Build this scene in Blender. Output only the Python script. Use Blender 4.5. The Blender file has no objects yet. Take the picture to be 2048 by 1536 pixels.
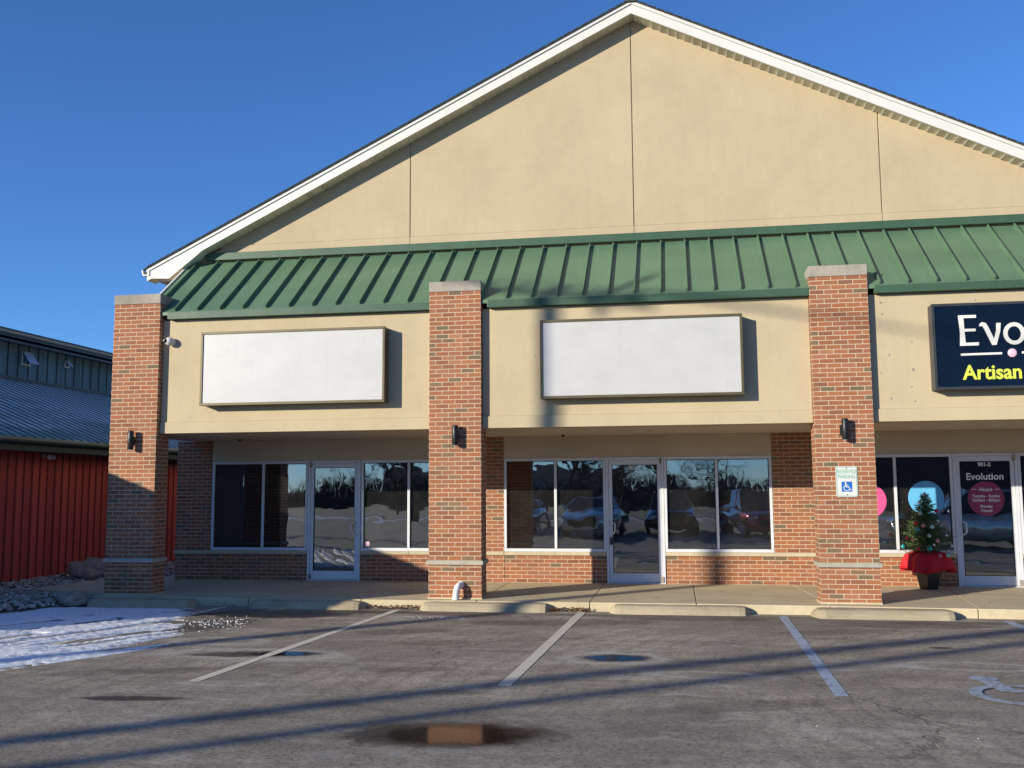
import bpy, bmesh, math, random
from mathutils import Vector, Matrix, noise as mnoise
random.seed(7)
sc = bpy.context.scene
COL = sc.collection
R = math.radians

# ------------------------------------------------------------------ camera
cam_d = bpy.data.cameras.new('camera'); cam = bpy.data.objects.new('camera', cam_d); COL.objects.link(cam)
CAMP = Vector((9.0763, -17.2405, 1.6256)); YAW, PIT, ROL = 0.1661, 0.1080, -0.0061
f_ = Vector((-math.sin(YAW)*math.cos(PIT), math.cos(YAW)*math.cos(PIT), math.sin(PIT)))
r_ = f_.cross(Vector((0, 0, 1))).normalized(); u_ = r_.cross(f_)
r2 = r_*math.cos(ROL)+u_*math.sin(ROL); u2 = -r_*math.sin(ROL)+u_*math.cos(ROL)
cam.matrix_world = Matrix(((r2.x, u2.x, -f_.x, CAMP.x), (r2.y, u2.y, -f_.y, CAMP.y), (r2.z, u2.z, -f_.z, CAMP.z), (0, 0, 0, 1)))
cam_d.sensor_width = 36; cam_d.lens = 36*1950/2048; cam_d.clip_end = 3000; cam_d.clip_start = .05
sc.camera = cam

# ------------------------------------------------------------------ world, sun, exposure
SUNV = Vector((-.698, -.716, .26)).normalized()      # towards the sun
EL = math.asin(SUNV.z); AZ = math.atan2(SUNV.x, SUNV.y)
w = bpy.data.worlds.new('World'); sc.world = w; w.use_nodes = True
wn = w.node_tree; wn.nodes.clear()
sky = wn.nodes.new('ShaderNodeTexSky'); sky.sky_type = 'NISHITA'; sky.sun_disc = False
sky.sun_elevation = EL; sky.sun_rotation = AZ; sky.air_density = 1.0; sky.dust_density = 0; sky.ozone_density = 6.0; sky.altitude = 1500
bg = wn.nodes.new('ShaderNodeBackground'); bg.inputs[1].default_value = .145
wo = wn.nodes.new('ShaderNodeOutputWorld'); tint = wn.nodes.new('ShaderNodeMix'); tint.data_type = 'RGBA'; tint.blend_type = 'MULTIPLY'; tint.inputs[0].default_value = 1; tint.inputs[7].default_value = (.70, .80, .92, 1)
wn.links.new(sky.outputs[0], tint.inputs[6]); wn.links.new(tint.outputs[2], bg.inputs[0]); wn.links.new(bg.outputs[0], wo.inputs[0])
sl = bpy.data.lights.new('sun', 'SUN'); sl.energy = 4.3; sl.angle = R(.5); sl.color = (1, .91, .75)
so = bpy.data.objects.new('sun', sl); COL.objects.link(so); so.rotation_euler = SUNV.to_track_quat('Z', 'Y').to_euler(); so.location = (-20, -20, 20)
sc.view_settings.view_transform = 'Standard'; sc.view_settings.look = 'None'; sc.view_settings.gamma = 1
sc.view_settings.exposure = 0.50
sc.cycles.max_bounces = 8; sc.cycles.transparent_max_bounces = 12; sc.cycles.use_denoising = True

# ------------------------------------------------------------------ material helpers
class NB:
    def __init__(s, name):
        s.m = bpy.data.materials.new(name); s.m.use_nodes = True; s.t = s.m.node_tree; s.t.nodes.clear()
        s.out = s.t.nodes.new('ShaderNodeOutputMaterial'); s.p = s.t.nodes.new('ShaderNodeBsdfPrincipled')
        s.t.links.new(s.p.outputs[0], s.out.inputs[0])
    def n(s, ty, *ins, **kw):
        o = s.t.nodes.new('ShaderNode'+ty)
        for k, v in kw.items(): setattr(o, k, v)
        for i, v in enumerate(ins):
            if v is not None: s.set(o.inputs[i], v)
        return o
    def set(s, sock, v):
        if isinstance(v, bpy.types.NodeSocket): s.t.links.new(v, sock)
        elif isinstance(v, bpy.types.Node): s.t.links.new(v.outputs[0], sock)
        else: sock.default_value = v
    def math(s, op, a, b=0.0, c=None, clamp=False):
        o = s.n('Math', a, b, c, operation=op); o.use_clamp = clamp; return o.outputs[0]
    def noise(s, vec, scale, detail=4, rough=.55, dist=0):
        o = s.n('TexNoise'); s.set(o.inputs['Vector'], vec); o.inputs['Scale'].default_value = scale
        o.inputs['Detail'].default_value = detail; o.inputs['Roughness'].default_value = rough; o.inputs['Distortion'].default_value = dist
        return o.outputs[0]
    def ramp(s, v, stops, interp='LINEAR'):
        o = s.n('ValToRGB'); s.set(o.inputs[0], v); cr = o.color_ramp; cr.interpolation = interp
        while len(cr.elements) < len(stops): cr.elements.new(.5)
        for e, (p, c) in zip(cr.elements, stops):
            e.position = p; e.color = (*c, 1) if not isinstance(c, (int, float)) else (c, c, c, 1)
        return o.outputs[0]
    def mix(s, f, a, b, blend='MIX'):
        o = s.n('Mix', data_type='RGBA', blend_type=blend)
        s.set(o.inputs[0], f); s.set(o.inputs[6], (*a, 1) if isinstance(a, tuple) and len(a) == 3 else a); s.set(o.inputs[7], (*b, 1) if isinstance(b, tuple) and len(b) == 3 else b)
        return o.outputs[2]
    def bump(s, h, strength=.3, dist=.01):
        o = s.n('Bump'); o.inputs['Strength'].default_value = strength; o.inputs['Distance'].default_value = dist
        s.set(o.inputs['Height'], h); s.set(s.p.inputs['Normal'], o.outputs[0]); return o
    def geo(s): return s.n('NewGeometry').outputs['Position']
    def uv(s): return s.n('UVMap').outputs[0]
    def map(s, v, scale=(1, 1, 1), loc=(0, 0, 0), rot=(0, 0, 0)):
        return s.n('Mapping', v, loc, rot, scale).outputs[0]
    def base(s, c): s.set(s.p.inputs['Base Color'], (*c, 1) if isinstance(c, tuple) else c)
    def rough(s, v): s.set(s.p.inputs['Roughness'], v)

def simple(name, col, rough=.6, metal=0, var=.12, scale=6, spec=.5, bump=0, coat=0):
    b = NB(name); n = b.noise(b.geo(), scale, 5)
    lo = tuple(c*(1-var) for c in col); hi = tuple(min(1, c*(1+var)) for c in col)
    b.base(b.ramp(n, [(.3, lo), (.7, hi)])); b.rough(b.math('ADD', b.math('MULTIPLY', n, .15), rough-.07)); b.p.inputs['Metallic'].default_value = metal
    b.p.inputs['Specular IOR Level'].default_value = spec; b.p.inputs['Coat Weight'].default_value = coat
    if bump: b.bump(b.noise(b.geo(), scale*12, 4), bump, .004)
    return b.m

def mat_brick():
    b = NB('brick_masonry'); uv = b.uv()
    wob = b.noise(uv, 9, 2); 
    sep = b.n('SeparateXYZ', uv)
    U = b.math('ADD', sep.outputs[0], b.math('MULTIPLY', b.math('SUBTRACT', wob, .5), .008))
    V = b.math('ADD', sep.outputs[1], b.math('MULTIPLY', b.math('SUBTRACT', b.noise(b.map(uv, loc=(7, 3, 0)), 7, 2), .5), .007))
    rv = b.math('DIVIDE', V, .0677); row = b.math('FLOOR', rv); fv = b.math('FRACT', rv)
    ru = b.math('ADD', b.math('DIVIDE', U, .2032), b.math('MULTIPLY', b.math('MODULO', b.math('ADD', row, 1000), 2), .5))
    colm = b.math('FLOOR', ru); fu = b.math('FRACT', ru)
    cid = b.n('CombineXYZ', colm, row, 0.0)
    wn_ = b.n('TexWhiteNoise', noise_dimensions='2D'); b.set(wn_.inputs['Vector'], cid.outputs[0]); rnd = wn_.outputs[0]
    wn2 = b.n('TexWhiteNoise', noise_dimensions='3D'); b.set(wn2.inputs['Vector'], b.n('CombineXYZ', colm, row, 5.5).outputs[0]); rnd2 = wn2.outputs[0]
    # smooth mortar mask
    def edge(f, wid):
        d = b.math('MINIMUM', f, b.math('SUBTRACT', 1.0, f))
        o = b.n('MapRange', d, wid*.55, wid*1.15, 0.0, 1.0); o.interpolation_type = 'SMOOTHSTEP'; return o.outputs[0]
    mk = b.math('MULTIPLY', edge(fu, .026), edge(fv, .085))
    bc = b.ramp(rnd, [(0, (.165, .125, .075)), (.07, (.20, .135, .08)), (.075, (.24, .10, .056)), (.3, (.315, .118, .056)), (.55, (.385, .135, .060)), (.75, (.34, .135, .068)), (.9, (.41, .168, .088)), (1, (.25, .095, .055))])
    nz = b.noise(uv, 55, 5, .7)
    bc = b.mix(b.math('MULTIPLY', nz, .55), bc, b.mix(.5, bc, (.17, .10, .06)))
    bc = b.mix(b.ramp(rnd2, [(.55, 0.0), (1, .35)]), bc, (.42, .20, .10))
    mort = b.ramp(b.noise(uv, 30, 4), [(.3, (.50, .405, .285)), (.7, (.66, .555, .405))])
    c = b.mix(mk, mort, bc)
    dirt = b.noise(b.geo(), 1.3, 5, .6)
    c = b.mix(b.ramp(dirt, [(.5, 0.0), (.8, .35)]), c, (.20, .13, .08))
    b.base(c); b.rough(.88); b.p.inputs['Specular IOR Level'].default_value = .25
    h = b.math('ADD', mk, b.math('MULTIPLY', nz, .25)); b.bump(h, .55, .006)
    return b.m
def mat_stucco(name, c0, c1, stain=.25):
    b = NB(name); g = b.geo()
    n1 = b.noise(g, .9, 6, .6); n2 = b.noise(b.map(g, (5, 5, .7)), 1.6, 5, .6); n3 = b.noise(g, 90, 3, .7)
    c = b.ramp(n1, [(.3, c0), (.7, c1)])
    c = b.mix(b.ramp(n2, [(.5, 0.0), (.85, stain*.6)]), c, tuple(x*.62 for x in c0))
    c = b.mix(b.ramp(b.noise(g, 3.5, 6, .7), [(.4, 0.0), (.75, .18)]), c, tuple(min(1, x*1.18) for x in c1))
    c = b.mix(b.ramp(n3, [(.3, .22), (.7, 0.0)]), c, tuple(x*.7 for x in c0))
    b.base(c); b.rough(.93); b.p.inputs['Specular IOR Level'].default_value = .2
    b.bump(b.math('ADD', n3, b.math('MULTIPLY', b.noise(g, 7, 5, .7), 1.6)), .4, .005)
    return b.m
def mat_concrete(name, c0, c1, bump=.3):
    b = NB(name); g = b.geo()
    c = b.ramp(b.noise(g, 1.1, 6, .65), [(.28, c0), (.72, c1)])
    c = b.mix(b.ramp(b.noise(b.map(g, (1, 2.5, 1)), .8, 7, .7, .5), [(.48, 0.0), (.68, .38)]), c, tuple(x*.58 for x in c0))
    c = b.mix(b.ramp(b.noise(g, 6, 5, .7), [(.5, 0.0), (.8, .4)]), c, tuple(x*.6 for x in c0))
    sp = b.noise(g, 70, 3, .7); c = b.mix(b.ramp(sp, [(.3, .3), (.6, 0.0)]), c, tuple(x*.55 for x in c0))
    b.base(c); b.rough(.9); b.p.inputs['Specular IOR Level'].default_value = .25; b.bump(b.math('ADD', sp, b.math('MULTIPLY', b.noise(g, 16, 5, .75), 1.5)), bump, .006)
    return b.m
def ellipse_mask(b, x, y, cx, cy, rx, ry, ang=0, soft=.4, wob=None):
    dx = b.math('SUBTRACT', x, cx); dy = b.math('SUBTRACT', y, cy); ca, sa = math.cos(ang), math.sin(ang)
    u = b.math('DIVIDE', b.math('ADD', b.math('MULTIPLY', dx, ca), b.math('MULTIPLY', dy, sa)), rx)
    v = b.math('DIVIDE', b.math('SUBTRACT', b.math('MULTIPLY', dy, ca), b.math('MULTIPLY', dx, sa)), ry)
    d = b.math('SQRT', b.math('ADD', b.math('MULTIPLY', u, u), b.math('MULTIPLY', v, v)))
    if wob is not None: d = b.math('ADD', d, wob)
    o = b.n('MapRange', d, 1.0-soft, 1.0+soft*.3, 1.0, 0.0); o.interpolation_type = 'SMOOTHSTEP'; return o.outputs[0]
def mat_asphalt():
    b = NB('worn_asphalt'); g = b.geo(); s = b.n('SeparateXYZ', g); X, Y = s.outputs[0], s.outputs[1]
    big = b.noise(g, .32, 6, .6); mid = b.noise(b.map(g, (.55, 1.5, 1), rot=(0, 0, R(-25))), 1.3, 7, .68, .8)
    grain = b.noise(g, 34, 5, .8); fine = b.noise(g, 110, 3, .85)
    c = b.ramp(mid, [(.28, (.18, .15, .112)), (.5, (.37, .315, .238)), (.72, (.56, .49, .38))])
    c = b.mix(b.ramp(big, [(.36, .75), (.58, 0.0)]), c, (.185, .155, .125))
    c = b.mix(b.ramp(grain, [(.36, .85), (.53, 0.0)]), c, (.07, .06, .052))
    c = b.mix(b.ramp(fine, [(.55, 0.0), (.70, .75)]), c, (.56, .53, .48))
    # pale salt film patches
    salt = b.math('MULTIPLY', b.ramp(b.noise(b.map(g, (1, 2.2, 1), rot=(0, 0, R(-12))), 1.9, 8, .72, .6), [(.52, 0.0), (.68, .6)]), b.ramp(b.noise(g, .7, 3), [(.4, 0.0), (.6, 1.0)]))
    c = b.mix(salt, c, (.50, .48, .43))
    # curved tyre scuffs
    tw = b.n('TexWave', wave_type='RINGS', rings_direction='Z'); b.set(tw.inputs['Vector'], b.map(g, loc=(-15.5, 9, 0))); tw.inputs['Scale'].default_value = 1.1; tw.inputs['Distortion'].default_value = 5; tw.inputs['Detail'].default_value = 4; tw.inputs['Detail Scale'].default_value = 2
    c = b.mix(b.math('MULTIPLY', b.ramp(tw.outputs[1], [(.72, 0.0), (.95, .28)]), b.ramp(big, [(.42, 0.0), (.6, 1.0)])), c, (.10, .085, .07))
    # cracks
    vo = b.n('TexVoronoi', feature='DISTANCE_TO_EDGE'); wv = b.n('VectorMath', g, b.n('VectorMath', b.n('TexNoise', b.map(g, (1.1, 1.1, 1))).outputs[1], (.45, .45, .45), operation='MULTIPLY').outputs[0], operation='ADD').outputs[0]
    b.set(vo.inputs['Vector'], wv); vo.inputs['Scale'].default_value = .22
    crack = b.math('MULTIPLY', b.ramp(vo.outputs[0], [(.002, 1.0), (.007, 0.0)]), b.ramp(b.noise(g, .5, 2), [(.47, 0.0), (.58, .6)]))
    c = b.mix(crack, c, (.09, .075, .06))
    # damp and oily stains with a shape of their own
    wob = b.math('MULTIPLY', b.math('SUBTRACT', b.noise(g, 4.5, 6, .7), .5), 1.1)
    damp = None
    for (cx, cy, rx, ry, a, st) in ((4.42, -9.32, .55, .11, .1, .9), (4.5, -7.02, .8, .2, .2, .8), (7.4, -10.13, .85, .42, .1, .95), (8.4, -6.78, .36, .24, 0, .8),
                                    (3.4, -3.7, 1.3, .55, .15, .95), (11.9, -5.66, .14, .08, .2, .9), (7.1, -8.7, .3, .12, 0, .45), (6.3, -6.0, .6, .2, .3, .35), (2.9, -4.9, 1.0, .5, 1.1, .6), (12.0, -3.9, 1.2, .3, .1, .5), (9.2, -3.5, 1.3, .22, 0, .5), (6.0, -3.4, .9, .2, 0, .6), (4.3, -3.35, 1.6, .22, .05, .8), (8.8, -3.3, 2.4, .16, .02, .55), (12.4, -3.6, 1.6, .2, .1, .6), (7.6, -4.1, 1.4, .35, .15, .4), (10.9, -4.6, .9, .25, .3, .35), (5.6, -5.2, .7, .3, .4, .4), (9.6, -8.9, 1.1, .22, .35, .35), (3.6, -8.2, .9, .2, .3, .3), (6.4, -7.7, .5, .18, .2, .4)):
        mm = b.math('MULTIPLY', ellipse_mask(b, X, Y, cx, cy, rx, ry, a, .35, wob), st)
        damp = mm if damp is None else b.math('MAXIMUM', damp, mm)
    for (cx, cy, rx, ry) in ((8.4, -6.78, .52, .34), (12.9, -3.55, .36, .2), (4.5, -7.02, 1.0, .32), (5.6, -3.9, .5, .2), (11.9, -6.8, .7, .22), (3.7, -6.2, .6, .25), (9.3, -7.6, .5, .16), (4.9, -8.6, .4, .1)):
        ring = b.math('MULTIPLY', b.math('SUBTRACT', ellipse_mask(b, X, Y, cx, cy, rx*1.25, ry*1.25, 0, .3, wob), ellipse_mask(b, X, Y, cx, cy, rx*.9, ry*.9, 0, .3, wob), clamp=True), .55)
        c = b.mix(ring, c, (.50, .48, .43))
    c = b.mix(damp, c, (.030, .026, .024))
    b.base(c); b.rough(b.math('SUBTRACT', .88, b.math('MULTIPLY', damp, .5)))
    b.p.inputs['Specular IOR Level'].default_value = .3
    h = b.math('ADD', b.math('MULTIPLY', grain, 1.0), b.math('ADD', b.math('MULTIPLY', fine, .5), b.math('MULTIPLY', crack, -2.0))); b.bump(b.math('ADD', h, b.math('MULTIPLY', mid, 2.5)), .55, .008)
    return b.m
def mat_snow():
    b = NB('snow'); g = b.geo(); n = b.noise(g, 22, 5, .7); n2 = b.noise(g, 2.5, 6, .7)
    c = b.ramp(n2, [(.3, (.74, .77, .82)), (.6, (.86, .88, .90))]); c = b.mix(b.ramp(n, [(.62, 0.0), (.8, .5)]), c, (.35, .32, .29))
    b.base(c); b.rough(.65); b.p.inputs['Subsurface Weight'].default_value = .0; b.bump(n, .6, .02); return b.m
def mat_green_metal(name, c, rough=.42):
    b = NB(name); g = b.geo(); n = b.noise(b.map(g, (.6, 2, 2)), .9, 5, .6)
    cc = b.ramp(n, [(.3, tuple(x*.88 for x in c)), (.7, tuple(x*1.1 for x in c))])
    cc = b.mix(b.ramp(b.noise(g, 14, 5, .7), [(.55, 0.0), (.85, .3)]), cc, tuple(x*.7+.02 for x in c))
    cc = b.mix(b.ramp(b.noise(b.map(g, (7, .8, .8)), 1.5, 5, .7), [(.5, 0.0), (.8, .45)]), cc, tuple(x*1.25+.02 for x in c))
    idx = b.math('FLOOR', b.math('DIVIDE', b.math('SUBTRACT', b.n('SeparateXYZ', g).outputs[0], .66), .3925)); pn = b.n('TexWhiteNoise', noise_dimensions='1D'); b.set(pn.inputs['W'], idx)
    cc = b.mix(b.math('MULTIPLY', pn.outputs[0], .22), cc, tuple(x*.72 for x in c))
    b.base(cc); b.rough(rough); b.bump(b.noise(g, 1.1, 3), .25, .03); b.p.inputs['Specular IOR Level'].default_value = .35; return b.m
def mat_barn_roof():   # green sheet with a thin film of frost and snow
    b = NB('frosted_green_roof'); g = b.geo(); 
    n = b.noise(b.map(g, (.8, .25, 1)), 1.1, 6, .7); n2 = b.noise(g, 9, 4, .7); s = b.n('SeparateXYZ', g)
    up = b.n('MapRange', s.outputs[0], -7.3, -3.2, .8, .12).outputs[0]
    k = b.math('ADD', up, b.math('MULTIPLY', b.math('SUBTRACT', n, .5), 1.9)); k = b.math('ADD', k, b.math('MULTIPLY', b.math('SUBTRACT', n2, .5), .5))
    c = b.mix(b.ramp(k, [(.05, .1), (.5, .98)]), (.10, .23, .20), (.70, .76, .80))
    b.base(c); b.rough(.55); return b.m
def mat_boards(name, c, pitch, axis=1, dark=.45):
    b = NB(name); g = b.geo(); s = b.n('SeparateXYZ', g)
    idx = b.math('FLOOR', b.math('DIVIDE', s.outputs[axis], pitch)); wn_ = b.n('TexWhiteNoise', noise_dimensions='1D'); b.set(wn_.inputs['W'], idx)
    grain = b.noise(b.map(g, (28, 28, 1.2)), 1.5, 5, .7)
    cc = b.ramp(wn_.outputs[0], [(0, tuple(x*.8 for x in c)), (1, tuple(x*1.15 for x in c))])
    cc = b.mix(b.ramp(grain, [(.35, dark), (.65, 0.0)]), cc, tuple(x*.55 for x in c))
    b.base(cc); b.rough(.7); b.bump(grain, .3, .005); return b.m
def mat_glass(name, refl=.26, tint=(.36, .39, .42), dust=.022, wave=.14):
    b = NB(name); b.t.nodes.remove(b.p); g = b.geo()
    bp = b.n('Bump'); bp.inputs['Strength'].default_value = wave; bp.inputs['Distance'].default_value = .02
    h = b.math('ADD', b.noise(b.map(g, (1, 1, .7)), 1.6, 2, .5), b.math('MULTIPLY', b.noise(b.map(g, (.8, 1, 1.6)), 4.2, 1), .10)); b.set(bp.inputs['Height'], h)
    gl = b.n('BsdfGlossy'); gl.inputs['Roughness'].default_value = .012; gl.inputs['Color'].default_value = (.9, .95, 1, 1); b.set(gl.inputs['Normal'], bp.outputs[0])
    tr = b.n('BsdfTransparent'); tr.inputs['Color'].default_value = (*tint, 1)
    df = b.n('BsdfDiffuse'); df.inputs['Color'].default_value = (.6, .6, .58, 1)
    fr = b.n('Fresnel'); fr.inputs[0].default_value = 1.5
    fac = b.math('ADD', b.math('MULTIPLY', fr.outputs[0], 1.0), refl-.04, clamp=True)
    m1 = b.n('MixShader', fac, tr.outputs[0], gl.outputs[0])
    dz = b.math('MULTIPLY', b.ramp(b.noise(g, 3, 5, .7), [(.3, .5), (.7, 1.3)]), dust)
    m2 = b.n('MixShader', dz, m1.outputs[0], df.outputs[0]); b.t.links.new(m2.outputs[0], b.out.inputs[0]); return b.m
def mat_water(cx=0, cy=0, rx=1, ry=1, ang=0):
    b = NB('puddle_water'); g = b.geo(); sp = b.n('SeparateXYZ', g); b.base((.012, .011, .010)); b.rough(.07); b.p.inputs['IOR'].default_value = 1.33
    b.p.inputs['Specular IOR Level'].default_value = .9; b.bump(b.math('ADD', b.noise(g, 3, 2), b.math('MULTIPLY', b.noise(g, 60, 3), .12)), .10, .01)
    wob = b.math('ADD', b.math('MULTIPLY', b.math('SUBTRACT', b.noise(g, 5, 6, .75), .5), 1.3), b.math('MULTIPLY', b.math('SUBTRACT', b.noise(g, 45, 3, .8), .5), 1.0))
    k = ellipse_mask(b, sp.outputs[0], sp.outputs[1], cx, cy, rx, ry, ang, .55, wob)
    tr = b.n('BsdfTransparent'); ms = b.n('MixShader', b.math('MULTIPLY', k, .93), tr.outputs[0], b.p.outputs[0]); b.t.links.new(ms.outputs[0], b.out.inputs[0]); return b.m
def mat_paint(name, c, wear=.5):
    b = NB(name); g = b.geo(); n = b.noise(g, 9, 8, .75); n2 = b.noise(g, 60, 3, .8)
    k = b.math('ADD', n, b.math('MULTIPLY', b.math('SUBTRACT', n2, .5), .5))
    cc = b.mix(b.ramp(k, [(wear, 0.0), (wear+.14, .8)]), c, (.15, .13, .105)); b.base(cc); b.rough(.85); b.bump(b.noise(g, 90, 3, .8), .4, .004); return b.m
def mat_sign_face():
    b = NB('blank_sign_face'); g = b.geo(); n = b.noise(g, 1.8, 5, .6)
    v = b.noise(b.map(g, (22, 1, 1.5)), 1, 3, .7)
    c = b.ramp(n, [(.3, (.50, .50, .485)), (.7, (.55, .55, .535))]); c = b.mix(b.ramp(v, [(.55, 0.0), (.8, .22)]), c, (.42, .42, .42))
    c = b.mix(b.ramp(b.noise(b.map(g, (1.2, 1, 3)), 2.4, 6, .7), [(.5, 0.0), (.75, .2)]), c, (.36, .36, .36))
    seam = b.ramp(b.math('ABSOLUTE', b.math('SUBTRACT', b.math('FRACT', b.math('DIVIDE', b.math('ADD', b.n('SeparateXYZ', g).outputs[0], 20.0), 1.53)), .5)), [(.0, .25), (.004, 0.0)])
    c = b.mix(seam, c, (.3, .3, .3))
    b.base(c); b.rough(.35); b.bump(v, .08, .01); return b.m
def mat_needles():
    b = NB('fir_needles'); oi = b.noise(b.geo(), 14, 3); b.base(b.ramp(oi, [(.3, (.03, .075, .025)), (.7, (.12, .19, .055))])); b.rough(.6); return b.m

M = {}
M['brick'] = mat_brick()
M['stucco'] = mat_stucco('beige_stucco', (.455, .368, .24), (.53, .44, .292), .3)
M['band'] = mat_stucco('pale_stucco_band', (.48, .395, .255), (.555, .468, .308), .3)
M['soffit'] = mat_stucco('soffit_plaster', (.54, .46, .34), (.63, .54, .41), .1)
M['stone'] = mat_concrete('limestone_trim', (.36, .33, .27), (.52, .48, .40))
M['cap'] = mat_concrete('weathered_stone_cap', (.27, .24, .20), (.48, .43, .36))
M['sill'] = mat_concrete('cream_stone_sill', (.52, .44, .30), (.66, .57, .40), .15)
M['walk'] = mat_concrete('sidewalk_concrete', (.54, .45, .285), (.69, .585, .39))
M['block'] = mat_concrete('curb_block_concrete', (.33, .275, .18), (.50, .425, .29))
M['asphalt'] = mat_asphalt(); M['snow'] = mat_snow()
M['green'] = mat_green_metal('green_standing_seam_metal', (.112, .20, .118)); M['green_trim'] = mat_green_metal('green_trim_metal', (.05, .105, .062), .45)
M['white'] = simple('white_fascia', (.66, .65, .60), .5, var=.05, scale=2)
M['vinyl'] = mat_boards('ribbed_vinyl_soffit', (.62, .57, .43), .15, 0, .05)
M['shingle'] = simple('dark_shingles', (.05, .055, .05), .9, var=.4, scale=30, bump=.5)
M['alu'] = simple('anodised_white_aluminium', (.68, .70, .74), .4, .05, .05, 3)
M['bronze'] = simple('bronze_sign_frame', (.115, .095, .05), .45, .3, .1, 4)
M['darkframe'] = simple('dark_grey_sign_frame', (.045, .048, .052), .4, .2, .1, 4)
M['face'] = mat_sign_face()
M['navy'] = simple('navy_sign_face', (.003, .008, .022), .25, var=.25, scale=1.2, spec=.25)
M['lettering_white'] = simple('white_lettering', (.75, .74, .68), .5, var=.04)
M['lettering_yellow'] = simple('yellow_green_lettering', (.66, .74, .08), .5, var=.05)
M['pink'] = simple('pink_dot', (.80, .50, .60), .5, var=.05)
M['glass'] = mat_glass('storefront_glass'); M['doorglass'] = mat_glass('door_glass', .22)
M['black'] = simple('black_metal', (.018, .019, .021), .38, .3, .1, 8)
M['rubber'] = simple('black_rubber', (.012, .012, .012), .7, var=.2)
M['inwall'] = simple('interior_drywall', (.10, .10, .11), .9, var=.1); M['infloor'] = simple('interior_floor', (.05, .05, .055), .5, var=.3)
M['curtain'] = simple('purple_grey_panel', (.10, .07, .11), .9, var=.2, scale=2); M['wood'] = simple('red_brown_wood', (.16, .05, .03), .4, var=.3, scale=4)
M['paper'] = simple('white_paper_board', (.45, .45, .46), .8, var=.08)
M['decal_blue'] = simple('light_blue_decal', (.13, .47, .78), .5, var=.04); M['decal_pink'] = simple('hot_pink_decal', (.80, .10, .30), .5, var=.04)
M['decal_maroon'] = simple('maroon_decal', (.30, .03, .09), .5, var=.06); M['decal_text'] = simple('frosted_lettering', (.85, .85, .85), .6, var=.05); M['decal_dim'] = simple('faded_lettering', (.13, .12, .12), .6, var=.1)
M['signwhite'] = simple('sign_white', (.66, .68, .62), .45, var=.05); M['signgreen'] = simple('sign_green', (.10, .36, .27), .5, var=.1); M['signblue'] = simple('sign_blue', (.01, .13, .50), .45, var=.05)
M['pvc'] = simple('white_pvc', (.74, .72, .68), .4, var=.06, scale=9)
M['red_cloth'] = simple('red_cloth', (.55, .008, .02), .75, var=.12, scale=9, bump=.2); M['needles'] = mat_needles(); M['bark'] = simple('bare_bark', (.075, .058, .045), .95, var=.35, scale=14, bump=.6)
M['pot'] = simple('black_planter', (.02, .018, .017), .28, var=.1)
M['redwall'] = mat_boards('red_board_siding', (.62, .095, .08), .2425, 1, .3); M['redbat'] = simple('red_batten', (.26, .036, .03), .75, var=.15)
M['ribgreen'] = simple('green_roof_rib', (.06, .13, .12), .5, var=.3, scale=5)
M['darkwall'] = simple('dark_wall_dimming_reflection', (.045, .03, .035), .8, var=.3)  # dark tone keeps the mirror image of these walls dim in the glass
M['clere'] = mat_boards('blue_green_ribbed_siding', (.085, .20, .245), .391, 1, .3); M['darkgreen'] = simple('dark_green_trim', (.022, .05, .055), .45, .1, .15, 3)
M['barnroof'] = mat_barn_roof(); M['pale_trim'] = simple('pale_gutter', (.34, .37, .27), .5, var=.1)
M['rockbed'] = simple('soil_bed', (.10, .085, .07), .95, var=.4, scale=20, bump=.6)
M['line_white'] = mat_paint('worn_cream_line_paint', (.62, .57, .45), .58); M['line_blue'] = mat_paint('worn_blue_line_paint', (.33, .40, .50), .5); M['symbol_blue'] = mat_paint('worn_blue_symbol_paint', (.31, .37, .45), .48)
M['leaf'] = simple('dry_leaf', (.16, .075, .035), .9, var=.5, scale=40)
M['lens'] = simple('camera_lens', (.01, .01, .01), .1); M['camwhite'] = simple('camera_housing', (.62, .60, .57), .4, var=.05)
M['rim'] = simple('alloy_rim', (.55, .55, .56), .25, .8, .05); M['carglass'] = simple('car_glass', (.015, .018, .02), .06, 0, .1, spec=.8)
M['skyglass'] = simple('sash_painted_sky_reflection', (.42, .56, .80), .2, 0, .05)  # pale blue colour stands in for sky mirrored in the tilted sash
M['lampglass'] = simple('headlamp_lens', (.6, .6, .62), .1, .2, .05); M['taillamp'] = simple('taillamp_lens', (.35, .01, .01), .15, 0, .05)
M['field'] = simple('winter_grass', (.20, .17, .10), .95, var=.35, scale=.7, bump=.3)
M['pole'] = simple('weathered_pole_wood', (.13, .10, .075), .9, var=.25, scale=8, bump=.4)

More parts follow.
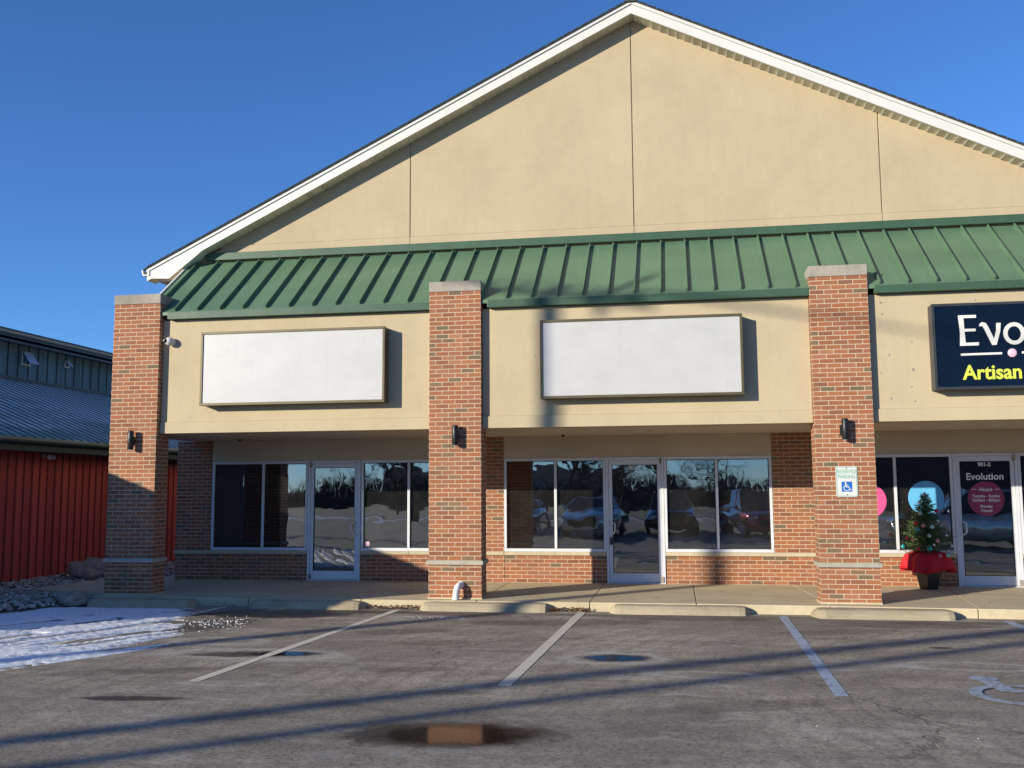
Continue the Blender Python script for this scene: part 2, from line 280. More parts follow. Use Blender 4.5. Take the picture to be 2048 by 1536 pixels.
# ------------------------------------------------------------------ mesh helpers
class MB:
    def __init__(s): s.v = []; s.f = []; s.sm = []; s.uvo = (0, 0); s.uvs = []; s.mi = []
    def add(s, vs, fs, smooth=False):
        o = len(s.v); s.v += [Vector(p) for p in vs]
        for f in fs: s.f.append([o+i for i in f]); s.sm.append(smooth); s.uvs.append(s.uvo)
        return s
    def box(s, x0, x1, y0, y1, z0, z1):
        return s.add([(x0, y0, z0), (x1, y0, z0), (x1, y1, z0), (x0, y1, z0), (x0, y0, z1), (x1, y0, z1), (x1, y1, z1), (x0, y1, z1)],
                     [(0, 3, 2, 1), (4, 5, 6, 7), (0, 1, 5, 4), (1, 2, 6, 5), (2, 3, 7, 6), (3, 0, 4, 7)])
    def hexa(s, a, b):   # two quads (bottom, top)
        return s.add(list(a)+list(b), [(0, 3, 2, 1), (4, 5, 6, 7), (0, 1, 5, 4), (1, 2, 6, 5), (2, 3, 7, 6), (3, 0, 4, 7)])
    def prism_xz(s, pts, y0, y1):   # polygon in xz extruded in y (pts counter-clockwise seen from -y)
        n = len(pts); v = [(x, y0, z) for x, z in pts]+[(x, y1, z) for x, z in pts]
        return s.add(v, [tuple(range(n)), tuple(range(2*n-1, n-1, -1))]+[(i+1 if i+1 < n else 0, i, n+i, n+(i+1) % n) for i in range(n)])
    def prism_xy(s, pts, z0, z1):
        n = len(pts); v = [(x, y, z0) for x, y in pts]+[(x, y, z1) for x, y in pts]
        return s.add(v, [tuple(range(n-1, -1, -1)), tuple(range(n, 2*n))]+[(i, (i+1) % n, n+(i+1) % n, n+i) for i in range(n)])
    def prism_yz(s, pts, x0, x1):
        n = len(pts); v = [(x0, y, z) for y, z in pts]+[(x1, y, z) for y, z in pts]
        return s.add(v, [tuple(range(n-1, -1, -1)), tuple(range(n, 2*n))]+[(i, (i+1) % n, n+(i+1) % n, n+i) for i in range(n)])
    def tube(s, path, rads, n=10, cap=True, smooth=True):
        path = [Vector(p) for p in path]
        if not isinstance(rads, (list, tuple)): rads = [rads]*len(path)
        up = None; rings = []
        for i, p in enumerate(path):
            d = (path[min(i+1, len(path)-1)]-path[max(i-1, 0)]).normalized()
            if up is None: up = d.orthogonal().normalized()
            up = (up-d*up.dot(d)); up = up.normalized() if up.length > 1e-6 else d.orthogonal().normalized()
            b = d.cross(up); rings.append([p+(up*math.cos(2*math.pi*k/n)+b*math.sin(2*math.pi*k/n))*rads[i] for k in range(n)])
        vs = [q for r in rings for q in r]; fs = []
        for i in range(len(path)-1):
            for k in range(n): a = i*n+k; c = i*n+(k+1) % n; fs.append((a, c, c+n, a+n))
        s.add(vs, fs, smooth)
        if cap and n > 2: s.add(rings[0], [tuple(range(n-1, -1, -1))]); s.add(rings[-1], [tuple(range(n))])
        return s
    def sphere(s, c, r, nu=12, nv=8, sc_=(1, 1, 1), fn=None):
        c = Vector(c); vs = []; fs = []
        for j in range(nv+1):
            th = math.pi*j/nv
            for i in range(nu):
                ph = 2*math.pi*i/nu; d = Vector((math.sin(th)*math.cos(ph), math.sin(th)*math.sin(ph), math.cos(th)))
                k = fn(d) if fn else 1; vs.append(c+Vector((d.x*sc_[0], d.y*sc_[1], d.z*sc_[2]))*r*k)
        for j in range(nv):
            for i in range(nu): a = j*nu+i; b_ = j*nu+(i+1) % nu; fs.append((a, a+nu, b_+nu, b_))
        return s.add(vs, fs, True)
    def disc(s, c, r, y, n=40, rx=None, thick=.003):
        cx, cz = c; pts = [(cx+(rx or r)*math.cos(2*math.pi*k/n), cz+r*math.sin(2*math.pi*k/n)) for k in range(n)]
        return s.prism_xz(pts, y-thick, y)
    def build(s, name, mat, parent=None, bevel=0, kind=None):
        root = parent
        while root is not None and root.parent is not None: root = root.parent
        L = root.location.copy() if root is not None else Vector((0, 0, 0))
        me = bpy.data.meshes.new(name); me.from_pydata([v-L for v in s.v], [], s.f)
        uvl = me.uv_layers.new(name='UVMap')
        for p, sm, uo in zip(me.polygons, s.sm, s.uvs):
            p.use_smooth = sm; n = p.normal; ax = max(range(3), key=lambda i: abs(n[i]))
            for li in p.loop_indices:
                co = s.v[me.loops[li].vertex_index]
                u, v = ((co.y, co.z), (co.x, co.z), (co.x, co.y))[ax]
                uvl.data[li].uv = (u-uo[0]+(50.8 if ax == 0 else 0), v-uo[1])
        me.materials.append(mat)
        o = bpy.data.objects.new(name, me); COL.objects.link(o)
        if parent is not None: o.parent = parent
        if bevel:
            bm = bmesh.new(); bm.from_mesh(me); bmesh.ops.remove_doubles(bm, verts=bm.verts, dist=1e-5)
            bmesh.ops.bevel(bm, geom=[e for e in bm.edges if len(e.link_faces) == 2 and e.calc_face_angle() > .5], offset=bevel, segments=2, affect='EDGES', profile=.6)
            bm.to_mesh(me); bm.free()
        if kind: o['kind'] = kind
        return o
def tag(o, label=None, cat=None, group=None, kind=None):
    if label: o['label'] = label
    if cat: o['category'] = cat
    if group: o['group'] = group
    if kind: o['kind'] = kind
    return o
def thing(name, label, cat, loc=(0, 0, 0), group=None):
    o = bpy.data.objects.new(name, None); COL.objects.link(o); o.location = loc; o.empty_display_size = .2
    return tag(o, label, cat, group)
def copy_tree(o, loc=None, parent=None):
    c = o.copy(); COL.objects.link(c)
    if parent: c.parent = parent
    if loc is not None: c.location = loc
    for ch in list(o.children): copy_tree(ch, None, c)
    return c
def text_mesh(body, size, mb, to3, bold=0, align='CENTER', space=1.0, sx=1.0, thick=.003):
    """text as a thin solid; to3(u,v,d) maps flat coordinates and depth to the world"""
    cu = bpy.data.curves.new('t', 'FONT'); cu.body = body; cu.size = size; cu.align_x = align; cu.offset = bold; cu.space_character = space; cu.resolution_u = 4
    ob = bpy.data.objects.new('t', cu); COL.objects.link(ob); bpy.context.view_layer.update()
    me = bpy.data.meshes.new_from_object(ob.evaluated_get(bpy.context.evaluated_depsgraph_get()))
    front = [to3(v.co.x*sx, v.co.y, 0) for v in me.vertices]; n = len(front); back = [to3(v.co.x*sx, v.co.y, thick) for v in me.vertices]
    fs = [tuple(p.vertices) for p in me.polygons]; cnt = {}
    for f in fs:
        for i in range(len(f)): e = (f[i], f[(i+1) % len(f)]); cnt[tuple(sorted(e))] = cnt.get(tuple(sorted(e)), 0)+1
    side = []
    for f in fs:
        for i in range(len(f)):
            a, b = f[i], f[(i+1) % len(f)]
            if cnt[tuple(sorted((a, b)))] == 1: side.append((b, a, a+n, b+n))
    mb.add(front+back, fs+side)
    bpy.data.objects.remove(ob); bpy.data.meshes.remove(me)
    return mb
def ribbon(mb, pts, wd, to3, thick=.003):
    """stroke of width wd along pts"""
    pts = [Vector((p[0], p[1])) for p in pts]; L = []; Rr = []
    for i, p in enumerate(pts):
        d = (pts[min(i+1, len(pts)-1)]-pts[max(i-1, 0)]).normalized(); nrm = Vector((-d.y, d.x))*wd/2
        L.append(p+nrm); Rr.append(p-nrm)
    n = len(pts); vs = [to3(q.x, q.y, 0) for q in L]+[to3(q.x, q.y, 0) for q in Rr]+[to3(q.x, q.y, thick) for q in L]+[to3(q.x, q.y, thick) for q in Rr]
    fs = []
    for i in range(n-1): fs += [(i, n+i, n+i+1, i+1), (2*n+i, i, i+1, 2*n+i+1), (n+i, 3*n+i, 3*n+i+1, n+i+1)]
    fs += [(0, 2*n, 3*n, n), (n-1, 2*n-1, 4*n-1, 3*n-1)]
    mb.add(vs, fs); return mb
def wheelchair(mb, to3_, s=1.0, th=.003, st=.0003):
    """access symbol in a unit square centred on 0"""
    lay = [0]
    def to3(u, v, d): return to3_(u, v, d-st*lay[0])
    T = lambda u, v, d: to3(u*s, v*s, d)
    n = 16; hc = (-.12, .36)
    mb.add([T(hc[0]+.085*math.cos(2*math.pi*k/n), hc[1]+.085*math.sin(2*math.pi*k/n), 0) for k in range(n)], [tuple(range(n))])
    lay[0] += 1
    ribbon(mb, [(-.11, .28), (-.10, .12), (-.08, -.04)], .11, T, th)
    lay[0] += 1
    ribbon(mb, [(-.10, .13), (.02, .13), (.16, .13)], .06, T, th)
    lay[0] += 1
    ribbon(mb, [(-.09, -.03), (.05, -.04), (.17, -.04), (.20, -.10), (.29, -.30), (.33, -.33), (.42, -.29)], .08, T, th)
    arc = [(-.03+.27*math.cos(a), -.15+.27*math.sin(a)) for a in [R(d) for d in range(118, 345, 12)]]
    lay[0] += 1
    ribbon(mb, arc, .07, T, th)
    return mb

# ------------------------------------------------------------------ key dimensions
YP = -2.69; W = .813; PX = [0.0, 5.34, 11.05, 16.39]; PH = 4.69
YB = -2.57; ZB0, ZB1 = 2.565, 4.42
YG = -1.10; YR = -1.40
AP = 8.5; APZ = 9.84; SL = .488
BL, BR_ = -.2, 17.2
GZ = -.13

# ------------------------------------------------------------------ ground setting
g = MB(); g.add([(-900, -900, -.20), (900, -900, -.20), (900, 900, -.20), (-900, 900, -.20)], [(0, 1, 2, 3)])
tag(g.build('ground', M['field']), kind='structure')
g = MB(); g.add([(-60, -40, GZ), (70, -40, GZ), (70, -2.86, GZ), (-.3, -2.86, GZ), (-1.2, -5.6, GZ), (-3.5, -9.0, GZ), (-60, -9.5, GZ)], [tuple(range(7))])
tag(g.build('parking_lot', M['asphalt']), kind='structure')
g = MB(); g.add([(-200, -56, -.17), (200, -56, -.17), (200, -46, -.17), (-200, -46, -.17)], [(0, 1, 2, 3)])
tag(g.build('road', M['asphalt']), kind='structure')
# snow verge between lot and road
g = MB(); nx, ny = 80, 8
vs = []; 
for j in range(ny+1):
    for i in range(nx+1):
        x = -80+i*2.1; y = -45.5+j*.65; e = math.sin(math.pi*j/ny)
        vs.append((x, y, -.24+.13*e*(.4+1.6*mnoise.noise(Vector((x*.22, y*.6, 0))))))
g.add(vs, [(j*(nx+1)+i, j*(nx+1)+i+1, (j+1)*(nx+1)+i+1, (j+1)*(nx+1)+i) for j in range(ny) for i in range(nx)], True)
tag(g.build('snow_bank', M['snow']), kind='structure')
# sidewalk with real joints: separate slabs 8 mm apart on a darker bed
jx = [-.05, 2.55, 4.35, 6.12, 7.79, 9.31, 11.05, 13.2, 15.1, 17.4]
def edge_y(x): return -2.90 if x < 10 else -2.90-.05*(x-10)
def jk(x): return .0 if x < 11 or x > 17 else (-.08 if x < 12 else -.22 if False else .18)
g = MB()
for a, b_ in zip(jx[:-1], jx[1:]):
    a_ = a+.006; c_ = b_-.006
    top = [(a_-jk(a), edge_y(a_)), (c_-jk(b_), edge_y(c_)), (c_+jk(b_), .06), (a_+jk(a), .06)]
    g.prism_xy(top, -.2, 0)
g.prism_xy([(-1.95, -1.72), (-.062, -2.42), (-.062, .9), (-1.75, .9)], -.2, -.03)
sw = g.build('sidewalk', M['walk'], bevel=.006); tag(sw, kind='structure')
g = MB(); g.box(-.05, 17.4, -2.88, .05, -.2, -.02); tag(g.build('sidewalk_joint_filler', M['rockbed']), kind='structure')
# painted stall lines
def line(a, b_, wd, mat, name='parking_line'):
    m = MB(); a = Vector(a); b_ = Vector(b_); d = (b_-a).normalized(); n = Vector((-d.y, d.x))*wd/2
    N = 14; L = []; Q = []
    for i in range(N+1):
        p = a.lerp(b_, i/N); k = 1+.06*mnoise.noise(Vector((i*.9, a.x, 0))); L.append((p.x+n.x*k, p.y+n.y*k, GZ+.004)); Q.append((p.x-n.x*k, p.y-n.y*k, GZ+.004))
    m.add(L+Q, [(i, N+1+i, N+2+i, i+1)[::-1] for i in range(N)])
    return tag(m.build(name, mat), kind='structure')
line((4.60, -8.55), (4.97, -2.98), .115, M['line_white']); line((7.50, -8.38), (7.69, -3.0), .115, M['line_white'])
line((10.41, -8.42), (10.47, -3.15), .115, M['line_blue']); line((13.32, -8.5), (13.30, -3.3), .115, M['line_blue'])
line((1.72, -8.7), (2.22, -3.0), .115, M['line_white']); line((16.0, -8.5), (15.95, -3.4), .115, M['line_blue'])
m = MB(); wheelchair(m, lambda u, v, d: (11.98+u, -7.98+v, GZ+.006-d*.3), 1.45, .003, .004)
tag(m.build('painted_access_symbol', M['symbol_blue']), kind='structure')

def blob_sheet(name, cx, cy, rx, ry, ang, z, mat, seed, rough=.3):
    m = MB(); n = 64; pts = []
    for k in range(n):
        a = 2*math.pi*k/n; q = 1+rough*(mnoise.noise(Vector((math.cos(a)*1.6, math.sin(a)*1.6, seed)))+.5*mnoise.noise(Vector((math.cos(a)*5, math.sin(a)*5, seed))))
        u = rx*q*math.cos(a); v = ry*q*math.sin(a); pts.append((cx+u*math.cos(ang)-v*math.sin(ang), cy+u*math.sin(ang)+v*math.cos(ang), z))
    m.add(pts, [tuple(range(n))]); return tag(m.build(name, mat), kind='structure')
blob_sheet('puddle', 7.43, -10.14, .52*1.5, .27*1.5, .1, GZ+.003, mat_water(7.43, -10.14, .52*1.15, .27*1.15, .1), 1.0)
blob_sheet('puddle', 8.40, -6.79, .29*1.5, .17*1.5, 0, GZ+.003, mat_water(8.40, -6.79, .29*1.15, .17*1.15, 0), 2.3, .4)
blob_sheet('puddle', 4.83, -6.98, .36*1.5, .13*1.5, .15, GZ+.0025, mat_water(4.83, -6.98, .36*1.15, .13*1.15, .15), 4.1)
blob_sheet('puddle', 3.25, -3.55, .7*1.5, .2*1.5, .1, GZ+.003, mat_water(3.25, -3.55, .7*1.15, .2*1.15, .1), 5.4)

# snow on the left of the lot: a real height field that dips under the asphalt where it has melted
def seg(p, a, b_): 
    a = Vector(a); b_ = Vector(b_); p = Vector(p); t = max(0, min(1, (p-a).dot(b_-a)/(b_-a).length_squared)); return (p-a-(b_-a)*t).length
poly = [(-3.4, -9.4), (-1.3, -5.7), (-.75, -4.2), (-.4, -3.42), (.9, -3.3), (1.8, -3.32), (2.05, -3.7), (2.15, -4.35), (2.70, -5.35), (3.02, -6.3), (2.98, -7.0), (2.70, -7.75), (2.3, -8.25), (.5, -9.9), (-2, -11.5), (-5, -11.5)]
def inside(p):
    x, y = p; c = False; n = len(poly); dmin = 9
    for i in range(n):
        (x1, y1), (x2, y2) = poly[i], poly[(i+1) % n]
        if (y1 > y) != (y2 > y) and x < (x2-x1)*(y-y1)/(y2-y1)+x1: c = not c
        dmin = min(dmin, seg(p, (x1, y1), (x2, y2)))
    return dmin if c else -dmin
m = MB(); x0, x1, y0, y1 = -4.2, 3.4, -10.6, -3.2; st = .028
NX = int((x1-x0)/st); NY = int((y1-y0)/st); vs = []; hs = []
td = Vector((.42, .91)).normalized(); tn = Vector((td.y, -td.x))
for j in range(NY+1):
    for i in range(NX+1):
        x = x0+i*st; y = y0+j*st
        if x < -1.9 and y < -7.5: vs.append((x, y, -.3)); hs.append(-1); continue
        d = inside((x, y)); 
        if d < -.25: vs.append((x, y, -.3)); hs.append(-1); continue
        P3 = Vector((x, y, 0)); a = x*td.x+y*td.y; c = x*tn.x+y*tn.y+.12*math.sin(a*.55)   # along / across the tyre tracks
        big = mnoise.fractal(P3*1.3, 1, 2, 4); st_ = mnoise.fractal(Vector((a*.55, c*6.0, 3)), 1, 2, 4); fine = mnoise.fractal(P3*11, 1, 2, 3)
        edge = max(-1, min(1, d/.22)); dash = mnoise.fractal(Vector((x*2.0, y*8.5, 9)), 1, 2, 3); streak = mnoise.fractal(Vector((a*.35, c*7.5, 3)), 1, 2, 4)
        h = .009+.020*edge+.010*big+.012*fine
        if y > -4.7+.25*x*.3: h += .010*st_; h -= .14*max(0, dash-.18) if x > -.4 else .03*max(0, dash-.25)
        else: h += .030*streak; h -= .14*max(0, -streak-.08)
        # two tyre tracks: lug pattern
        for c0 in (3.02, 4.02, 4.62, 5.3):
            q = abs(c-c0)
            if q < .13: h -= .010+.016*(.5+.5*math.sin(a*60+c*30+6*mnoise.noise(P3*2)))*(.4+mnoise.noise(P3*3))
        q = abs(c-3.52+.0*a)
        if q < .16 and y < -5.9: h -= .085*(1-q/.16)
        vs.append((x, y, GZ+min(h, .05)*.7-.004)); hs.append(h)
fs = []
for j in range(NY):
    for i in range(NX):
        q = [j*(NX+1)+i, j*(NX+1)+i+1, (j+1)*(NX+1)+i+1, (j+1)*(NX+1)+i]
        if max(hs[k] for k in q) > -.03: fs.append(tuple(q))
m.add(vs, fs, True); tag(m.build('snow', M['snow']), kind='structure')
# loose crumbs of snow and grit
m = MB()
for k in range(210):
    if k < 170: x = random.gauss(2.85, .22)+(.25 if k % 3 == 0 else 0); y = random.gauss(-4.75, .28)
    elif k < 200: x = random.gauss(5.6, .25); y = random.gauss(-3.9, .12)
    else: x = random.uniform(1.5, 12); y = random.uniform(-11, -3.3)
    r = random.uniform(.003, .009)*(1.1 if k < 200 else .5); m.sphere((x, y, GZ+r*.2), r, 5, 3, (random.uniform(.8, 2), random.uniform(.7, 1.3), .6))
tag(m.build('snow_crumbs', M['snow']), 'small crumbs of snow scattered over the asphalt beside the snow patch', 'snow', kind='stuff')

# rock bed
m = MB(); m.prism_xy([(-3.6, -9.6), (-1.05, -5.35), (-.66, -4.15), (-.40, -3.40), (-.02, -3.25), (-.02, -2.45), (-1.9, -1.75), (-1.75, .9), (-.3, .9), (-.3, 24), (-3.62, 24)], -.21, -.115)
tag(m.build('rock_bed_soil', M['rockbed']), kind='structure')
bstone = NB('river_stones'); oi = bstone.n('ObjectInfo'); vn = bstone.n('TexVoronoi', bstone.geo()); vn.inputs['Scale'].default_value = 11
bstone.base(bstone.mix(bstone.noise(bstone.geo(), 30, 4), bstone.ramp(vn.outputs[1], [(.1, (.30, .22, .16)), (.4, (.66, .56, .45)), (.8, (.90, .86, .80))]), (.16, .13, .11))); bstone.rough(.9)
M['stones'] = bstone.m
def rock(mb, c, r, seed, nu=8, nv=6, sq=(1, 1, .6)):
    mb.sphere(c, r, nu, nv, sq, lambda d: 1+.38*mnoise.noise(d*1.4+Vector((seed*3.1, seed, 0)))+.12*mnoise.noise(d*4+Vector((seed, 0, 5))))
m = MB(); k = 0; tries = 0
bed = [(-3.6, -9.6), (-1.1, -5.4), (-.75, -4.2), (-.46, -3.45), (-.1, -3.35), (-.06, -2.5), (-1.95, -1.78), (-1.85, .9), (-.3, .9), (-.3, 9), (-3.6, 9)]
def in_poly(p, pl):
    x, y = p; c = False
    for i in range(len(pl)):
        (xa, ya), (xb, yb) = pl[i], pl[(i+1) % len(pl)]
        if (ya > y) != (yb > y) and x < (xb-xa)*(y-ya)/(yb-ya)+xa: c = not c
    return c
while k < 3600 and tries < 50000:
    tries += 1; x = random.uniform(-3.6, 0); y = random.uniform(-5.6, 5.0)
    if not in_poly((x, y), bed): continue
    r = random.choice((.022, .03, .035, .042, .055)); rock(m, (x, y, -.115+random.uniform(0, .05)+r*.3), r, k*.7, 7, 5, (random.uniform(.8, 1.4), random.uniform(.7, 1.1), random.uniform(.5, .8))); k += 1
tag(m.build('river_stones', M['stones']), 'bed of pale river stones between the red building and the lot', 'stones', kind='stuff')
def boulder(label, c, r, sq, seed, mat):
    m = MB(); rock(m, c, r, seed, 40, 26, sq); t = m.build('boulder', mat); tag(t, label, 'boulder', 'boulders in the stone bed'); return t
M['boulder'] = simple('boulder_stone', (.34, .25, .20), .9, var=.45, scale=7, bump=.7)
boulder('large rounded brown boulder against the red wall left of the first brick pillar', (-2.45, .75, .06), .46, (1, .8, .62), 2, M['boulder'])
boulder('low flat boulder just behind the concrete slab, right of the large boulder', (-1.95, 1.5, .0), .38, (1.3, .7, .42), 6, M['boulder'])
boulder('small grey boulder in front of the slab beside the leftmost curb block', (-.28, -3.12, -.04), .22, (1.2, .8, .62), 9, M['boulder'])

# ------------------------------------------------------------------ parking curb blocks
def curb_block(x0, x1, yf, dpt, label):
    m = MB(); n = 24; prof = [(0, -.20), (0, -.014), (-dpt+.10, -.010), (-dpt+.055, -.024), (-dpt+.01, -.065), (-dpt-.055, -.20)]
    rings = []
    for i in range(n+1):
        t = i/n; x = x0+(x1-x0)*t; e = min(t, 1-t)*(x1-x0); s_ = min(1, e/.10)**.5 if e < .10 else 1
        zc = 1-.0*(1-s_)
        rings.append([(x, yf+p[0]*(.35+.65*s_)+.006*mnoise.noise(Vector((x*3, k, 0))), (p[1] if p[1] < -.1 else -.12+(p[1]+.12)*(.25+.75*s_))+.004*mnoise.noise(Vector((x*5, k, 2)))) for k, p in enumerate(prof)])
    np_ = len(prof); vs = [q for r in rings for q in r]; fs = [(i*np_+k, i*np_+k+1, (i+1)*np_+k+1, (i+1)*np_+k) for i in range(n) for k in range(np_-1)]
    m.add(vs, fs, False); m.add(rings[0], [tuple(range(np_))[::-1]]); m.add(rings[-1], [tuple(range(np_))])
    o = m.build('curb_block', M['block']); tag(o, label, 'parking block', 'concrete parking blocks along the sidewalk edge')
curb_block(.0, 1.78, -3.0, .27, 'shaded concrete parking block in front of the leftmost brick pillar beside the snow')
curb_block(2.62, 4.45, -2.915, .20, 'concrete parking block before the left shop door with only its right end sunlit')
curb_block(5.28, 7.25, -2.915, .20, 'sunlit concrete parking block under the white drain pipe')
curb_block(8.08, 10.05, -2.915, .24, 'sunlit concrete parking block before the middle shop door')
curb_block(10.86, 12.74, -2.99, .34, 'sunlit concrete parking block in front of the pillar with the access sign')
curb_block(13.6, 15.5, -3.14, .25, 'concrete parking block at the right, near the shop with the navy sign')
# leaves caught in the gaps
m = MB()
for (a, b_, n) in ((4.45, 5.3, 260), (7.25, 7.8, 190), (1.85, 2.4, 20)):
    for k in range(n):
        x = random.uniform(a, b_); y = -2.95-abs(random.gauss(0, .05)); z = GZ+.01+random.uniform(0, .05); s_ = random.uniform(.012, .03)
        e = Matrix.Rotation(random.uniform(0, 6.28), 3, 'Z') @ Matrix.Rotation(random.uniform(-1, 1), 3, 'X')
        m.add([Vector((x, y, z))+e @ Vector(q)*s_ for q in ((-1, 0, 0), (0, -.5, .15), (1, 0, 0), (0, .5, .15))], [(0, 1, 2, 3)])
for k in range(26):
    x = random.uniform(2, 15); y = random.uniform(-2.7, -.1); s_ = random.uniform(.012, .03)
    m.add([(x-s_, y, .006), (x, y-s_*.5, .012), (x+s_, y, .006), (x, y+s_*.5, .012)], [(0, 1, 2, 3)])
tag(m.build('fallen_leaves', M['leaf']), 'brown dry leaves gathered in the gaps between the parking blocks', 'leaves', kind='stuff')

# ------------------------------------------------------------------ the shop building
B = thing('retail_building', 'long single storey shop building with beige gable, green metal awning and brick pillars', 'building', (8.6, 0, 0))
# gable wall with expansion joints: separate panels butted with 12 mm grooves
def zr(x): return APZ-.21-SL*abs(x-AP)      # underside of the rake where it meets the wall
wall = MB(); js = [.12, 4.58, 8.47, 12.45, 16.85]
for a, b_ in zip(js[:-1], js[1:]):
    a_ = max(a+.009, 1.06); c_ = min(b_-.009, 15.94); pts = [(a_, 6.03), (c_, 6.03), (c_, zr(c_)+.05)]
    if a_ < AP < c_: pts.append((AP, zr(AP)+.05))
    pts.append((a_, zr(a_)+.05)); wall.prism_xz(pts, YG, YG+.25)
wall.build('gable_wall', M['stucco'], B, bevel=.006)
m = MB(); m.prism_xz([(.13, 4.52), (16.84, 4.52), (16.84, zr(16.84)), (AP, zr(AP)), (.13, zr(.13))], YG+.02, YG+.3); m.build('wall_backing', M['stucco'], B)
m = MB(); 
for a, b_ in zip(js[:-1], js[1:]): m.box(max(a+.004, 1.06), min(b_-.004, 15.94), YG-.012, YG+.2, 5.80, 6.026)
m.build('wall_base_band', M['stucco'], B, bevel=.004)
# roof, rakes, soffit
def rake(sgn, xe):
    fa = MB(); so_ = MB(); rf = MB(); dr = MB()
    xa, za = AP, APZ; ze = APZ-SL*abs(xe-AP)
    def strip(mb, off0, off1, y0, y1, xs=None):
        x_e = xe if xs is None else xs; z_e = APZ-SL*abs(x_e-AP)
        a = [(xa, y0, za-off1), (x_e, y0, z_e-off1), (x_e, y1, z_e-off1), (xa, y1, za-off1)]
        b2 = [(xa, y0, za-off0), (x_e, y0, z_e-off0), (x_e, y1, z_e-off0), (xa, y1, za-off0)]
        if sgn > 0: mb.hexa(a, b2)
        else: mb.hexa([a[1], a[0], a[3], a[2]], [b2[1], b2[0], b2[3], b2[2]])
    strip(fa, 0, .055, YR-.022, YR+.02); strip(fa, .058, .215, YR, YR+.03)
    strip(so_, .19, .205, YR+.032, YG-.002)
    strip(rf, -.018, -.004, YR-.045, 24, xe+.05*sgn)
    return fa, so_, rf
for sgn, xe in ((-1, BL), (1, BR_+.0)):
    fa, so_, rf = rake(sgn, xe)
    fa.build('rake_fascia', M['white'], B)
    so_.build('rake_soffit', M['vinyl'], B)
    # soffit ribs
    rb = MB(); n = 64
    for k in range(n):
        x = AP+(xe-AP)*(k+.5)/n; z = APZ-SL*abs(x-AP)-.207
        rb.hexa([(x-.008, YR+.034, z-.008-SL*sgn*-.008), (x+.008, YR+.034, z-.008-SL*sgn*.008), (x+.008, YG-.004, z-.008-SL*sgn*.008), (x-.008, YG-.004, z-.008+SL*sgn*.008)],
                [(x-.008, YR+.034, z+.002), (x+.008, YR+.034, z+.002), (x+.008, YG-.004, z+.002), (x-.008, YG-.004, z+.002)])
    rb.build('soffit_rib', M['white'], B)
    r = rf.build('roof', M['shingle'], B)
    # shingle courses: small steps along the rake edge
    st_ = MB()
    for k in range(60):
        t0 = k/60; x = AP+(xe-AP)*t0; x2 = AP+(xe-AP)*(t0+.0150); z = APZ-SL*abs(x-AP)+.025; z2 = APZ-SL*abs(x2-AP)+.026
        lo, hi = ((x, z), (x2, z2)) if sgn > 0 else ((x2, z2), (x, z))
        st_.prism_xz([(lo[0], lo[1]), (hi[0], hi[1]), (hi[0], hi[1]+.012), (lo[0], lo[1]+.006)], YR-.05, 23.9)
    st_.build('shingle_course', M['shingle'], r)
    # boxed eave return and gutter
    s_ = -sgn; ex = xe
    def X(d): return ex+s_*d
    ez = APZ-SL*abs(ex-AP)
    pts = [(X(.06), ez-.17), (X(.42), ez-.185), (X(1.05), ez-.215+1.05*.488), (X(.06), ez-.02)]
    if s_ < 0: pts = pts[::-1]
    bx = MB(); bx.prism_xz(pts, YR+.004, YG-.004); bx.build('eave_return', M['white'], B)
    gt = MB(); gp = [(X(-.10), ez-.02), (X(-.07), ez-.12), (X(.05), ez-.12), (X(.05), ez-.02), (X(.03), ez-.02), (X(.03), ez-.10), (X(-.055), ez-.10), (X(-.075), ez-.02)]
    if s_ < 0: gp = gp[::-1]
    gt.prism_xz(gp, YR-.02, 23.8); gt.build('gutter', M['white'], B)
m = MB(); m.prism_xz([(AP-.12, APZ-.03), (AP+.12, APZ-.03), (AP, APZ+.05)], YR-.06, 24); m.build('roof_ridge', M['shingle'], B)
# awning
Y0a, Z0a, Y1a, Z1a = -2.66, 4.545, -1.12, 5.72; XA0, XA1 = .50, 16.7
m = MB(); m.prism_yz([(Y0a, Z0a), (Y1a, Z1a), (Y1a, Z1a-.05), (Y0a, Z0a-.05)][::-1], XA0, XA1); aw = m.build('awning', M['green'], B)
an = Vector((0, -(Z1a-Z0a), (Y1a-Y0a))).normalized()
seams = [.66+.3925*k for k in range(0, 42) if .66+.3925*k < XA1]
for x in seams:
    m = MB(); h = .058; y0, z0, y1, z1 = Y0a+.012, Z0a+.009, Y1a-.03, Z1a-.023
    m.hexa([(x-.011, y0, z0), (x+.011, y0, z0), (x+.011, y1, z1), (x-.011, y1, z1)], [(x-.010, y0+an.y*h, z0+an.z*h), (x+.010, y0+an.y*h, z0+an.z*h), (x+.010, y1+an.y*h, z1+an.z*h), (x-.010, y1+an.y*h, z1+an.z*h)])
    m.build('seam_rib', M['green'], aw)
m = MB(); m.box(.80, 16.2, YG-.085, YG-.013, 5.755, 5.885); m.build('wall_flashing', M['green_trim'], B, bevel=.006)
for a, b_ in ((.935, PX[1]-.002), (PX[1]+W+.10, PX[2]-.002), (PX[2]+W+.10, PX[3]-.002)):
    m = MB(); m.box(a, b_, Y0a-.02, YB+.02, 4.425, 4.54); m.build('awning_fascia', M['green_trim'], B, bevel=.006)
for x in (XA0-.035, XA1+.002):
    m = MB()
    m.prism_yz([(Y0a, Z0a+.03), (Y1a, Z1a+.03), (Y1a, Z1a-.05), (Y0a, Z0a-.05)][::-1], x, x+.033)
    m.build('awning_end_trim', M['white'], B)
m = MB(); m.prism_yz([(Y0a+.1, Z0a-.06), (Y1a, Z1a-.07), (Y1a, Z0a-.5), (Y0a+.1, Z0a-.5)][::-1], XA0+.02, XA0+.06); m.build('awning_end_wall', M['stucco'], B)
